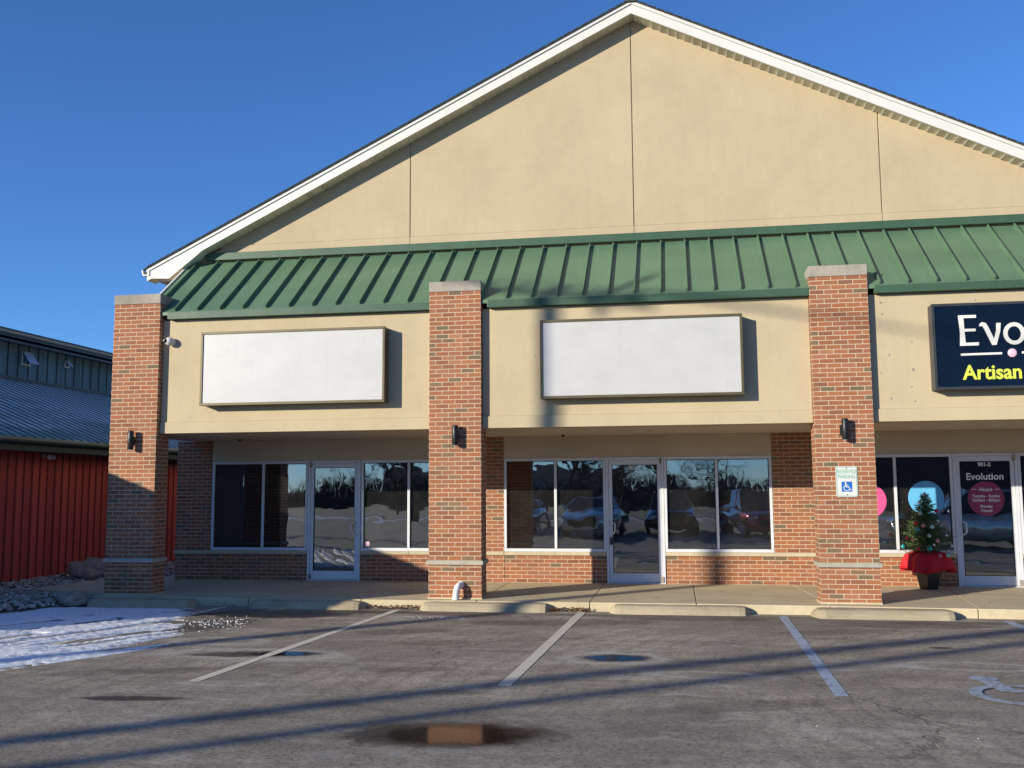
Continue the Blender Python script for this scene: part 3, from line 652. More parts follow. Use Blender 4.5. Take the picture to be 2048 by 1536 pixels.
# sign band
for a, b_ in ((PX[0]+W+.004, PX[1]-.004), (PX[1]+W+.004, PX[2]-.004), (PX[2]+W+.004, PX[3]-.004)):
    m = MB(); m.box(a, b_, YB, YB+.3, 2.75, ZB1); m.box(a, b_, YB-.022, YB+.3, ZB0, 2.748); m.build('sign_band', M['band'], B, bevel=.005)
m = MB(); m.box(.05, 17.15, YB+.3, YG, 2.62, 4.5); m.build('band_backing', M['stucco'], B)
m = MB(); m.box(.05, 17.15, YB+.28, .0, 2.568, 2.61); m.build('ceiling_soffit', M['soffit'], B)
# upper wall of the recess, and side and back walls
m = MB(); m.box(.458, 5.20, .0, .2, 2.182, 2.566); m.box(6.03, 10.68, .0, .2, 2.182, 2.566); m.box(11.74, 16.4, .0, .2, 2.182, 2.566); m.build('transom_wall', M['soffit'], B)
m = MB(); m.box(.06, .3, .22, 23.8, -.2, 5.3); m.box(16.9, 17.14, .22, 23.8, -.2, 5.3); m.box(.3, 16.9, 23.5, 23.8, -.2, 5.3); m.build('side_wall', M['stucco'], B)
# brick base, pilasters
def brick_part(name, x0, x1, y0, y1, z0, z1, uo=None):
    m = MB(); m.uvo = ((x0 if uo is None else uo), z0 if z0 > .3 else 0.0); m.box(x0, x1, y0, y1, z0, z1); return m.build(name, M['brick'], B)
for a, b_ in ((.46, 2.355), (3.372, 5.2), (6.03, 7.842), (8.852, 10.68), (11.74, 13.59), (14.605, 16.4)):
    brick_part('brick_base', a, b_, .004, .2, -.05, .473)
    m = MB(); n = max(1, round((b_-a)/1.2))
    for k in range(n): m.box(a+(b_-a)*k/n+.002, a+(b_-a)*(k+1)/n-.002, -.03, .2, .475, .537)
    m.build('window_sill', M['sill'], B, bevel=.005)
for a, b_ in ((-.25, .455), (5.203, 6.025), (10.684, 11.736), (16.404, 17.2)):
    brick_part('brick_pilaster', a, b_, -.004, .21, -.05, .473); brick_part('brick_pilaster', a, b_, -.004, .21, .539, 2.566)
    m = MB(); m.box(a-.015, b_-.002, -.034, .2, .475, .537); m.build('pilaster_band', M['sill'], B, bevel=.004)
# pillars
for i, px in enumerate(PX):
    m = MB(); m.uvo = (px-.2032*(11+7*i), .0); m.box(px, px+W, YP, YP+.40, -.05, .505)
    m.uvo = (px-.2032*(11+7*i), .571-.0677*9); m.box(px, px+W, YP, YP+.40, .571, PH); p = m.build('brick_pillar', M['brick'], B)
    m = MB(); m.box(px-.03, px+W+.03, YP-.03, YP+.43, .507, .569); m.build('stone_band', M['stone'], p, bevel=.006)
    m = MB(); m.box(px-.006, px+W+.006, YP-.012, YP+.42, PH+.002, PH+.165); m.build('stone_cap', M['cap'], p, bevel=.012)
    m = MB(); m.box(px-.012, px+W+.012, YP-.014, YP+.41, -.02, .022); m.build('mortar_foot', M['walk'], p, bevel=.004)
# interior
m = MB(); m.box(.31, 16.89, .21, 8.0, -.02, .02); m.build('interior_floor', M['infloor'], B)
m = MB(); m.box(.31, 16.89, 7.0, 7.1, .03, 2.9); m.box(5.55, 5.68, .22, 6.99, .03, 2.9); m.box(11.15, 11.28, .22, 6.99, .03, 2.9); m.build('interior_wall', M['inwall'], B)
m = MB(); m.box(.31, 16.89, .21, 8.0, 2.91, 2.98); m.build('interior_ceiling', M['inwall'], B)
m = MB()
for (x, z, r_) in ((1.1, 2.562, .03),): pass
# windows
def storefront(mull, panes_dark=False):
    x0, x1 = mull[0], mull[-1]; m = MB(); t = .045
    m.box(x0, x1, -.012, .10, 2.13, 2.18); m.box(x0, x1, -.012, .10, .539, .592)
    for k, x in enumerate(mull):
        a = x if k == 0 else (x-t if k == len(mull)-1 else x-t/2); m.box(a, a+t, -.010, .098, .594, 2.128)
    f = m.build('window_frame', M['alu'], B, bevel=.004)
    for a, b_ in zip(mull[:-1], mull[1:]):
        q = MB(); q.box(a+.024, b_-.024, .038, .046, .585, 2.135); q.build('pane', M['glass'], f)
        q = MB(); a2 = a+(t if a == x0 else t/2)+.001; b2 = b_-(t if b_ == x1 else t/2)-.001
        q.box(a2, a2+.010, .020, .037, .594, 2.128); q.box(b2-.010, b2, .020, .037, .594, 2.128); q.box(a2+.010, b2-.010, .020, .037, .594, .604); q.box(a2+.010, b2-.010, .020, .037, 2.118, 2.128); q.build('gasket', M['rubber'], f)
    return f
storefront([.462, 1.475, 2.352]); storefront([3.375, 4.275, 5.198])
storefront([6.032, 6.955, 7.842]); storefront([8.855, 9.752, 10.678])
w3 = storefront([11.745, 12.68, 13.592]); storefront([14.605, 15.5, 16.395])
def door(x0, number, handle_right, drop_label=None):
    x1 = x0+1.005; fr = MB(); fr.box(x0, x0+.045, -.016, .11, .0, 2.18); fr.box(x1-.045, x1, -.016, .11, .0, 2.18); fr.box(x0+.045, x1-.045, -.016, .11, 2.135, 2.18); fr.box(x0+.045, x1-.045, -.016, .12, .0, .018)
    F = fr.build('door_frame', M['alu'], B, bevel=.003)
    a, b_ = x0+.049, x1-.049; st_ = .062; L = MB()
    L.box(a, a+st_, .005, .05, .024, 2.13); L.box(b_-st_, b_, .005, .05, .024, 2.13); L.box(a+st_, b_-st_, .005, .05, 2.05, 2.13); L.box(a+st_, b_-st_, .005, .05, .024, .175)
    D = L.build('door', M['alu'], B, bevel=.003)
    g_ = MB(); g_.box(a+st_-.01, b_-st_+.01, .024, .031, .165, 2.06); g_.build('pane', M['doorglass'], D)
    q = MB(); q.box(a+st_+.001, a+st_+.009, .012, .024, .176, 2.049); q.box(b_-st_-.009, b_-st_-.001, .012, .024, .176, 2.049); q.box(a+st_+.009, b_-st_-.009, .012, .024, .176, .184); q.box(a+st_+.009, b_-st_-.009, .012, .024, 2.041, 2.049); q.build('gasket', M['rubber'], D)
    pb = MB(); pb.tube([(a+st_, .065, 1.05), (b_-st_, .065, 1.05)], .012, 8); pb.build('push_bar', M['alu'], D)
    hx = (b_-.031) if handle_right else (a+.031); sd = -1 if handle_right else 1
    h_ = MB(); hx2 = hx+sd*.07
    h_.tube([(hx, .0, 1.055), (hx, -.045, 1.055), (hx+sd*.03, -.07, 1.05), (hx2, -.075, 1.03), (hx2+.0, -.075, .90), (hx2-sd*.02, -.07, .86), (hx, -.045, .835), (hx, .0, .83)], .0125, 8)
    h_.build('handle', M['alu'], D)
    lk = MB(); lk.tube([(hx, .006, .98), (hx, -.008, .98)], .018, 14); lk.build('lock', M['camwhite'], D)
    hxx = (a+.0) if handle_right else b_
    for zz in (2.06, .02):
        hg = MB(); hg.box(hxx-.022, hxx+.022, -.030, .004, zz, zz+.1); hg.build('pivot_hinge', M['cap'], D)
    nb = MB(); cx = (a+b_)/2; text_mesh(number, .092, nb, lambda u, v, d: (cx+u, .0225+d*.3, 1.965+v), bold=.003, sx=.95, thick=.001); nb.build('door_number', M['decal_text'], D)
    return D, cx
D1, cx1 = door(2.36, '901-1', True)
D2, cx2 = door(7.845, '901-1', False)
D3, cx3 = door(13.595, '901-2', False)
T3 = lambda cx, z, y=.0225: (lambda u, v, d: (cx+u, y+d*.3, z+v))
nb = MB(); text_mesh('Evolution', .155, nb, T3(cx3, 1.745), bold=.003, thick=.001); nb.build('shop_name_lettering', M['decal_text'], D3)
nb = MB(); nb.disc((cx3, 1.43), .285, .0225, 56, .285, .001); nb.build('opening_hours_disc', M['decal_maroon'], D3)
nb = MB(); T = lambda z: T3(cx3, z, .0208)
for s_, z, txt in ((.088, 1.555, 'Hours'), (.066, 1.455, 'Tuesday - Sunday'), (.066, 1.385, '10:00am - 8:00pm'), (.066, 1.285, 'Monday'), (.066, 1.215, 'Closed')):
    text_mesh(txt, s_, nb, T(z), bold=.0012, sx=.92, thick=.001)
ribbon(nb, [(-.22, .03), (-.145, .03)], .008, T(1.555), .001); ribbon(nb, [(.145, .03), (.22, .03)], .008, T(1.555), .001)
nb.build('opening_hours_lettering', M['decal_text'], D3)
nb = MB(); text_mesh('Artisan Confections', .075, nb, T3(cx3, 1.075), bold=.001, thick=.001); nb.build('faded_lettering', M['decal_dim'], D3)
nb = MB(); nb.disc((13.165, 1.445), .285, .0365, 56, .285, .001); nb.build('blue_dot_decal', M['decal_blue'], w3)
nb = MB(); nb.disc((12.25, 1.405), .285, .0365, 56, .285, .001); nb.build('pink_dot_decal', M['decal_pink'], w3)
# small security sticker
nb = MB(); nb.prism_xz([(3.45, .63), (3.49, .605), (3.53, .63), (3.53, .70), (3.45, .70)], .034, .0365); nb.build('sticker', M['pink'], B)
# paint drips / anchor holes on band
m = MB()
for (x, z, r_) in ((12.06, 4.30, .016), (12.07, 4.13, .014), (12.14, 3.53, .018), (12.46, 3.71, .013), (12.46, 3.31, .020), (12.01, 3.27, .012), (12.14, 2.90, .018), (12.43, 3.06, .012), (12.47, 2.85, .012), (13.35, 4.29, .013), (6.98, 3.66, .012)):
    m.sphere((x, YB-.001, z), r_, 8, 6, (1, .25, 1.1))
m.build('anchor_hole', M['cap'], B)

# things on the building --------------------------------------------------------------
def sign_box(name, x0, x1, z0, z1, frame, face, label):
    t = thing(name, label, 'sign', ((x0+x1)/2, YB, z0)); yf = YB-.225; m = MB(); fw = .035
    m.box(x0, x1, yf+.03, YB-.003, z0, z1); fr = m.build('cabinet', frame, t)
    m = MB(); m.box(x0-.006, x1+.006, yf, yf+.028, z0-.006, z0+fw); m.box(x0-.006, x1+.006, yf, yf+.028, z1-fw, z1+.006); m.box(x0-.006, x0+fw, yf, yf+.028, z0+fw+.0005, z1-fw-.0005); m.box(x1-fw, x1+.006, yf, yf+.028, z0+fw+.0005, z1-fw-.0005)
    m.build('frame', frame, t, bevel=.005)
    m = MB(); m.box(x0+fw-.002, x1-fw+.002, yf+.014, yf+.029, z0+fw-.002, z1-fw+.002); m.build('sign_face', face, t)
    return t, yf+.012
sign_box('blank_sign', 1.60, 4.65, 2.99, 4.165, M['bronze'], M['face'], 'long blank white sign in bronze frame above the left shop door')
sign_box('blank_sign', 7.09, 10.07, 2.985, 4.17, M['bronze'], M['face'], 'blank white sign with a bronze frame between the middle and right brick pillars')
s3, yf = sign_box('shop_sign', 12.70, 15.9, 2.99, 4.205, M['darkframe'], M['navy'], 'navy blue lit box sign with white and yellow lettering at the right')
mb = MB(); S3 = lambda u, v, d: (u, yf-.012+d, v)
z0 = 3.60; H = .435
def polyadd(pts, mb, thk=.012):
    mb.prism_xz(pts, yf-thk, yf)
x = 13.055
polyadd([(x, z0), (x+.245, z0), (x+.25, z0+.045), (x+.075, z0+.042), (x+.068, z0+.20), (x+.215, z0+.203), (x+.215, z0+.24), (x+.066, z0+.24), (x+.062, z0+H-.042), (x+.23, z0+H-.042), (x+.23, z0+H), (x-.008, z0+H), (x+.008, z0+.2)], mb)
x = 13.33
polyadd([(x+a_, z0+b_) for a_, b_ in ((-.01, .272), (.035, .27), (.062, .215), (.148, 0), (.205, 0), (.262, .19), (.275, .31), (.218, .31), (.212, .205), (.178, .085), (.112, .25), (.078, .315), (.03, .328), (0, .31))], mb)
cx, cz = 13.775, z0+.155
ribbon(mb, [(cx+.115*math.cos(a), cz+.13*math.sin(a)) for a in [R(d) for d in range(0, 361, 12)]], .055, S3, .012)
text_mesh('lution', .60, mb, lambda u, v, d: (13.955+u, yf-.012+d, z0+v), bold=.004, align='LEFT', sx=.88, thick=.012)
ribbon(mb, [(13.06, 3.475), (13.33, 3.478), (13.60, 3.48)], .03, S3, .012); ribbon(mb, [(13.86, 3.483), (14.6, 3.49)], .03, S3, .012)
mb.build('white_lettering', M['lettering_white'], s3)
mb = MB(); mb.sphere((13.735, yf-.008, 3.482), .062, 24, 12, (1, .3, 1)); mb.build('pink_dot', M['pink'], s3)
mb = MB(); text_mesh('Artisan Confections', .285, mb, lambda u, v, d: (13.075+u, yf-.012+d, 3.125+v), bold=.006, align='LEFT', sx=.93, thick=.012); mb.build('yellow_lettering', M['lettering_yellow'], s3)

def wall_lamp(cx, label, loc):
    t = thing('wall_lamp', label, 'wall lamp', loc, 'cylinder lamps on the brick pillars'); y = YP
    m = MB(); m.box(cx-.062, cx-.0, y-.022, y-.001, 2.375, 2.52); m.build('back_plate', M['black'], t, bevel=.004)
    m = MB(); m.box(cx-.03, cx+.01, y-.05, y-.023, 2.40, 2.50); m.build('bracket', M['black'], t)
    m = MB(); m.tube([(cx, y-.095, 2.305), (cx, y-.095, 2.312), (cx, y-.095, 2.598), (cx, y-.095, 2.605)], [.043, .047, .047, .043], 28); m.build('lamp_cylinder', M['black'], t)
    m = MB(); m.tube([(cx, y-.095, 2.298), (cx, y-.095, 2.3045)], .034, 20); m.build('lens', M['paper'], t)
    return t
wall_lamp(.425, 'black cylinder wall lamp on the leftmost brick pillar', (.425, YP, 2.3))
wall_lamp(5.77, 'black cylinder wall lamp on the pillar above the white drain pipe', (5.77, YP, 2.3))
wall_lamp(11.455, 'black cylinder wall lamp on the pillar above the reserved parking sign', (11.455, YP, 2.3))
# security camera on the sign band
t = thing('security_camera', 'small white dome security camera on the beige band beside the leftmost pillar', 'camera', (.955, YB, 4.06))
m = MB(); m.tube([(.985, YB-.001, 4.06), (.98, YB-.035, 4.06)], [.062, .058], 24); m.build('mount', M['camwhite'], t)
m = MB(); m.sphere((.967, YB-.075, 4.065), .072, 24, 16); m.build('housing', M['camwhite'], t)
m = MB(); m.sphere((.935, YB-.128, 4.068), .034, 16, 12); m.build('lens', M['lens'], t)
m = MB(); m.sphere((.902, YB-.128, 4.075), .016, 12, 8); m.build('infrared_lamp', M['camwhite'], t)
# small dark detectors and recessed soffit rings
def puck(x, y, z, r, h, mat, name, label, cat, grp):
    m = MB(); m.tube([(x, y, z), (x, y, z-h)], [r, r*.8], 20); o = m.build(name, mat); tag(o, label, cat, grp)
puck(1.25, -.55, 2.566, .028, .035, M['black'], 'soffit_sensor', 'tiny dark sensor under the soffit above the left shop window', 'sensor', 'small fixtures under the soffit')
puck(7.15, -.45, 2.566, .028, .035, M['black'], 'soffit_sensor', 'tiny dark sensor under the soffit above the middle shop window', 'sensor', 'small fixtures under the soffit')
for x, lb in ((2.9, 'left'), (8.5, 'middle'), (13.95, 'right')):
    puck(x, -1.3, 2.5665, .10, .012, M['camwhite'], 'recessed_light', 'unlit round recessed light in the soffit before the %s shop door' % lb, 'light', 'recessed lights in the soffit')

# reserved parking sign
t = thing('reserved_parking_sign', 'white and green reserved parking sign with blue wheelchair square on the brick pillar', 'sign', (11.46, YP, 1.50))
X0, X1, Z0, Z1 = 11.312, 11.607, 1.495, 1.93; ys = YP-.012
def rrect(x0, x1, z0, z1, r, n=6):
    pts = []
    for (cx_, cz_, a0) in ((x1-r, z0+r, -90), (x1-r, z1-r, 0), (x0+r, z1-r, 90), (x0+r, z0+r, 180)):
        for k in range(n+1): a = R(a0+90*k/n); pts.append((cx_+r*math.cos(a), cz_+r*math.sin(a)))
    return pts
m = MB(); m.prism_xz(rrect(X0, X1, Z0, Z1, .03), ys, ys+.006); m.build('sign_plate', M['signwhite'], t)
m = MB(); rp = rrect(X0+.012, X1-.012, Z0+.012, Z1-.012, .022); rp.append(rp[0]); ribbon(m, rp, .007, lambda u, v, d: (u, ys-.001+d, v), .0008)
text_mesh('RESERVED', .078, m, lambda u, v, d: ((X0+X1)/2+u, ys-.001+d, 1.828+v), bold=.0006, sx=.72, thick=.0008)
text_mesh('PARKING', .078, m, lambda u, v, d: ((X0+X1)/2+u, ys-.001+d, 1.757+v), bold=.0006, sx=.72, thick=.0008)
m.build('green_lettering', M['signgreen'], t)
m = MB(); m.prism_xz(rrect(11.387, 11.532, 1.568, 1.712, .008), ys-.0012, ys-.0002); m.build('blue_square', M['signblue'], t)
m = MB(); wheelchair(m, lambda u, v, d: (11.46+u, ys-.0022+d, 1.642+v), .145, .0008); m.build('wheelchair_symbol', M['signwhite'], t)
m = MB(); m.sphere((11.46, ys-.002, 1.905), .008, 10, 6); m.sphere((11.46, ys-.002, 1.525), .008, 10, 6); m.build('bolt', M['black'], t)
# drain pipe elbow out of pillar 2
t = thing('drain_pipe', 'short white plastic drain elbow coming out of the foot of the second brick pillar', 'pipe', (5.8, -2.8, 0))
m = MB(); m.tube([(5.84, YP-.001, .21), (5.835, YP-.05, .213), (5.825, YP-.10, .20), (5.81, YP-.135, .17), (5.80, YP-.15, .12), (5.795, YP-.152, .045)], .047, 24); m.build('elbow', M['pvc'], t)
m = MB(); m.tube([(5.795, YP-.152, .052), (5.795, YP-.152, .006)], .053, 24); m.build('collar', M['pvc'], t)
m = MB(); m.tube([(5.84, YP-.001, .21), (5.838, YP-.028, .212)], .054, 24); m.build('collar', M['pvc'], t)
# padlock box on middle door
t = thing('key_lock_box', 'black key lock box hanging from the handle of the middle shop door', 'lock box', (7.93, -.06, .78))
m = MB(); m.box(7.905, 7.955, -.088, -.055, .665, .795); m.build('box', M['black'], t, bevel=.006)
m = MB(); m.tube([(7.915, -.072, .795), (7.915, -.072, .845), (7.93, -.072, .86), (7.945, -.072, .845), (7.945, -.072, .795)], .005, 8); m.build('shackle', M['rim'], t)

# inside the shops ---------------------------------------------------------------------
m = MB(); m.box(.34, .80, .45, .50, .03, 2.4); tag(m.build('privacy_screen', M['curtain']), 'dim purple grey screen standing inside the leftmost window', 'screen')
m = MB(); m.box(6.1, 6.60, .6, 1.1, .03, .98); tag(m.build('wooden_cabinet', M['wood'], bevel=.01), 'red brown wooden cabinet inside the middle shop, at the left window', 'cabinet')
m = MB(); m.box(6.12, 6.5, 1.3, 1.33, .98, 1.75); tag(m.build('white_board', M['paper']), 'white board behind the wooden cabinet inside the middle shop', 'board')

# ------------------------------------------------------------------ christmas tree in its planter
TX, TY = 13.02, -.47
t = thing('planter', 'black tapered square planter standing by the right shop door', 'planter', (TX, TY, 0))
m = MB(); rot = R(28)
def sq(h, z): return [(TX+h*math.cos(rot+R(45+90*k))*1.414, TY+h*math.sin(rot+R(45+90*k))*1.414, z) for k in range(4)]
m.hexa(sq(.095, .002), sq(.17, .47)); m.build('pot_body', M['pot'], t, bevel=.008)
m = MB(); m.hexa(sq(.178, .471), sq(.178, .50)); m.build('rim', M['pot'], t, bevel=.006)
t = thing('christmas_tree', 'small decorated fir tree in a black planter beside the right shop door', 'christmas tree', (TX, TY, .5))
m = MB(); m.tube([(TX, TY, .48), (TX+.01, TY, 1.0), (TX, TY, 1.52)], [.028, .018, .006], 8); m.build('trunk', M['bark'], t)
m = MB(); rng = random.Random(3)
def rad(z): return .44*max(.03, (1.56-z)/1.0)**.8
for k in range(430):
    z = .54+(k/430)**.9*.98; a = k*2.399+rng.uniform(-.3, .3); L = rad(z)*rng.uniform(.55, 1.12)*(1+.22*mnoise.noise(Vector((math.cos(a)*1.5, math.sin(a)*1.5, z*5))))
    d = Vector((math.cos(a), math.sin(a), rng.uniform(.05, .45))); d.normalize(); p0 = Vector((TX, TY, z)); n = int(L/.011)
    for q in range(n):
        s_ = q*.011+.02; p = p0+d*s_+Vector((0, 0, -.12*s_*s_))
        for e in range(3):
            nd = (d*.75+Vector((rng.gauss(0, 1), rng.gauss(0, 1), rng.gauss(.1, 1))).normalized()).normalized(); ln = rng.uniform(.022, .038); sd = nd.cross(Vector((rng.gauss(0, 1), rng.gauss(0, 1), 1))).normalized()*.0042
            m.add([p-sd, p+sd, p+nd*ln], [(0, 1, 2)])
m.build('branches', M['needles'], t)
m = MB(); nn = 96; rings = []
for j, (r_, z) in enumerate(((.10, .60), (.24, .575), (.315, .535), (.345, .46), (.36, .37), (.372, .30))):
    ring = []
    for k in range(nn):
        a = 2*math.pi*k/nn; fo = .062*(j/5)**1.3*math.sin(a*11+1.2*math.sin(a*2))+.03*(j/5)*math.sin(a*5+.7)
        ring.append((TX+(r_+fo)*math.cos(a), TY+(r_+fo)*math.sin(a)*.92, z-.035*(j/5)*math.sin(a*3+1)+.01*math.sin(a*11)))
    rings.append(ring)
m.add([q for r_ in rings for q in r_], [(j*nn+k, j*nn+(k+1) % nn, (j+1)*nn+(k+1) % nn, (j+1)*nn+k) for j in range(len(rings)-1) for k in range(nn)][::1], True)
o = m.build('tree_skirt', M['red_cloth']); tag(o, 'bright red cloth skirt draped over the black planter under the decorated tree', 'tree skirt')
md = o.modifiers.new('s', 'SOLIDIFY'); md.thickness = .006
cols = {'teal': (.03, .33, .36), 'pale green': (.35, .60, .50), 'red': (.55, .02, .03), 'pink': (.60, .25, .30), 'gold': (.55, .38, .10), 'white': (.70, .70, .66), 'silver': (.45, .45, .47)}
for k_, c_ in cols.items(): M['orn_'+k_] = simple(k_.replace(' ', '_')+'_bauble', c_, .22, .35, .05)
def bauble(cname, u, z, r_, place):
    rr = rad(z)+.015; x = TX+u*rr; dy = math.sqrt(max(.0, 1-u*u))*rr; y = TY-dy*.95
    t = thing('bauble', '%s bauble %s of the small decorated tree' % (cname, place), 'bauble', (x, y, z+r_), 'baubles on the small decorated tree')
    m = MB(); r_ *= 1.2; m.sphere((x, y, z), r_, 16, 12); m.build('ball', M['orn_'+cname], t)
    m = MB(); m.tube([(x, y, z+r_*.95), (x, y, z+r_*1.25)], r_*.22, 10); m.build('cap', M['rim'], t)
for a in (('silver', -.1, 1.52, .020, 'at the very top'), ('white', -.75, 1.37, .018, 'near the top, on the left edge'), ('red', .75, 1.25, .026, 'near the top, on the right'), ('pale green', -.55, 1.21, .026, 'upper left of the blue dot'),
          ('pink', -.35, 1.02, .028, 'on the upper left side'), ('red', -.72, 1.06, .026, 'on the upper left edge'), ('teal', -.60, .955, .030, 'on the left, below the red one'), ('pale green', .10, 1.00, .030, 'in the centre'), ('white', .55, 1.09, .017, 'on the upper right side'),
          ('pale green', .62, 1.015, .016, 'on the right, small'), ('gold', -.70, .79, .026, 'on the lower left side'), ('red', -.90, .82, .022, 'on the lower left edge'), ('pale green', -.10, .86, .024, 'in the lower centre'), ('pink', .22, .78, .028, 'in the lower centre right'),
          ('white', .72, .86, .020, 'on the lower right edge'), ('teal', -.95, .68, .030, 'at the bottom left edge'), ('red', -.50, .66, .022, 'at the bottom left'), ('teal', -.12, .665, .034, 'at the bottom centre'), ('white', .05, .72, .018, 'in the lower middle'), ('silver', .78, .70, .024, 'on the bottom right'),
          ('pink', .20, .555, .022, 'at the bottom, resting over the skirt'), ('pale green', .48, .56, .026, 'at the bottom right, over the skirt'), ('white', .8, .6, .018, 'at the far bottom right')):
    bauble(*a)

# ------------------------------------------------------------------ red building on the left
RB = thing('red_barn_building', 'long red board building with frosted green metal roof at the left edge', 'building', (-3.6, 0, -.2))
XW, XE, XC, XF = -3.6, -3.15, -7.3, -6.9; YF0, YF1 = -10.1, 26.0; S_ = .42; ZE = 2.70
m = MB(); m.box(XW-.2, XW, -3.0, YF1, -.25, 2.52); m.build('red_wall', M['redwall'], RB)
m = MB(); m.box(XW-.2, XW, YF0, -3.003, -.25, 2.52); m.box(XW-17, XW-.2, YF0, YF0+.2, -.25, 2.52); m.build('front_wall', M['darkwall'], RB)  # front stretch coloured dark so its reflection in the left window stays dim
m = MB(); y = -2.98
while y < YF1: m.box(XW+.001, XW+.022, y-.014, y+.014, -.25, 2.50); y += .2425
m.build('wall_battens', M['redbat'], RB)
m = MB(); m.box(XW-.15, XE-.02, YF0-.3, YF1, 2.44, 2.47); m.build('eave_soffit', M['darkgreen'], RB)
m = MB(); m.box(XE-.02, XE, YF0-.3, YF1, 2.42, 2.60); m.build('fascia', M['darkgreen'], RB)
m = MB(); m.tube([(XE+.05, YF0-.3, 2.60), (XE+.05, YF1, 2.60)], .055, 10); m.build('gutter', M['darkgreen'], RB)
m = MB(); m.box(XE-.06, XE-.02, YF0-.4, -3.2, 2.70, 3.12); m.build('added_shadow_parapet', M['darkgreen'], RB)  # strip added above the eave to lift the shadow it casts on the shops
m = MB(); m.box(XE+.06, XE+.11, YF0-.3, YF1, 2.625, 2.645); m.build('gutter_lip', M['pale_trim'], RB)
def rz(x): return ZE+S_*(XE-x)
# rear section roof up to the clerestory, front section roof up to the ridge
m = MB(); m.prism_xz([(XC-.1, rz(XC-.1)-.06), (XE+.04, rz(XE+.04)-.06), (XE+.04, rz(XE+.04)), (XC-.1, rz(XC-.1))], -9.4, YF1)
XRg = -12.2
m.prism_xz([(XRg, rz(XRg)-.06), (XE+.04, rz(XE+.04)-.06), (XE+.04, rz(XE+.04)), (XRg, rz(XRg))], YF0-.4, -9.4)
m.prism_xz([(XRg-9, rz(XRg)-S_*9-.06), (XRg, rz(XRg)-.06), (XRg, rz(XRg)), (XRg-9, rz(XRg)-S_*9)], YF0-.4, -9.4)
rf = m.build('roof', M['barnroof'], RB)
m = MB(); y = YF0
while y < YF1:
    x1_ = XC if y > -9.4 else XRg
    m.hexa([(x1_, y-.025, rz(x1_)+.001), (XE+.05, y-.025, rz(XE+.05)+.001), (XE+.05, y+.025, rz(XE+.05)+.001), (x1_, y+.025, rz(x1_)+.001)], [(x1_, y-.012, rz(x1_)+.020), (XE+.05, y-.012, rz(XE+.05)+.020), (XE+.05, y+.012, rz(XE+.05)+.020), (x1_, y+.012, rz(x1_)+.020)]); y += .30
m.build('roof_ribs', M['ribgreen'], rf)
m = MB(); m.prism_xz([(XW-.2, 2.52), (XW-.2, rz(XW-.2)-.1), (XRg, rz(XRg)-.1), (XW-17, rz(XRg)-.1-S_*(XRg-XW+17)), (XW-17, 2.52)][::-1], YF0, YF0+.15); m.build('gable_wall', M['redwall'], RB)
m = MB(); m.box(XC-.3, XC, -9.3, YF1, rz(XC)-.1, 5.42); m.build('clerestory_wall', M['clere'], RB)
m = MB(); y = -9.25
while y < YF1: m.box(XC+.001, XC+.022, y-.012, y+.012, rz(XC)+.05, 5.36); y += .391
m.build('clerestory_battens', M['darkgreen'], RB)
m = MB(); m.box(XC+.002, XC+.05, -9.3, YF1, rz(XC)-.0, rz(XC)+.06); m.build('clerestory_flashing', M['darkgreen'], RB)
m = MB(); m.box(XC-.2, XF, -9.45, YF1, 5.36, 5.42); m.box(XF-.03, XF, -9.45, YF1, 5.30, 5.50); m.build('clerestory_eave', M['darkgreen'], RB)
m = MB(); m.box(XF, XF+.06, -9.45, YF1, 5.505, 5.56); m.build('clerestory_gutter', M['pale_trim'], RB)
m = MB(); m.prism_xz([(XC-6, 5.58+1.6), (XC-6, 5.56+1.45), (XF+.08, 5.565), (XF+.08, 5.60)], -9.5, YF1); m.build('clerestory_roof', M['darkgreen'], RB)
for (y0_, y1_, zt, zb) in ((4.92, 5.27, 5.20, 4.86), (6.70, 6.86, 5.19, 5.00)):
    m = MB(); m.box(XC+.01, XC+.045, y0_, y1_, zb, zb+.03); m.box(XC+.01, XC+.045, y0_, y1_, zt-.03, zt); m.box(XC+.01, XC+.045, y0_, y0_+.03, zb+.03, zt-.03); m.box(XC+.01, XC+.045, y1_-.03, y1_, zb+.03, zt-.03); fr = m.build('window', M['white'], RB)
    m = MB(); dx = (zt-zb)*.62; m.hexa([(XC+.05, y0_, zt), (XC+.05, y1_, zt), (XC+.05+dx, y1_, zb+.03), (XC+.05+dx, y0_, zb+.03)], [(XC+.06, y0_, zt+.01), (XC+.06, y1_, zt+.01), (XC+.065+dx, y1_, zb+.04), (XC+.065+dx, y0_, zb+.04)])
    m.build('sash', M['skyglass'], fr)
# floodlight under the barn eave
t = thing('floodlight', 'small white twin floodlight under the eave of the red building', 'floodlight', (-3.55, .75, 2.35))
for s_ in (-.06, .06):
    m = MB(); m.tube([(-3.56, .75+s_*.4, 2.36), (-3.46, .75+s_, 2.345), (-3.40, .75+s_*1.3, 2.335)], [.016, .04, .05], 14); m.build('lamp_head', M['camwhite'], t)
m = MB(); m.tube([(-3.599, .75, 2.37), (-3.56, .75, 2.365)], .045, 14); m.build('base', M['camwhite'], t)

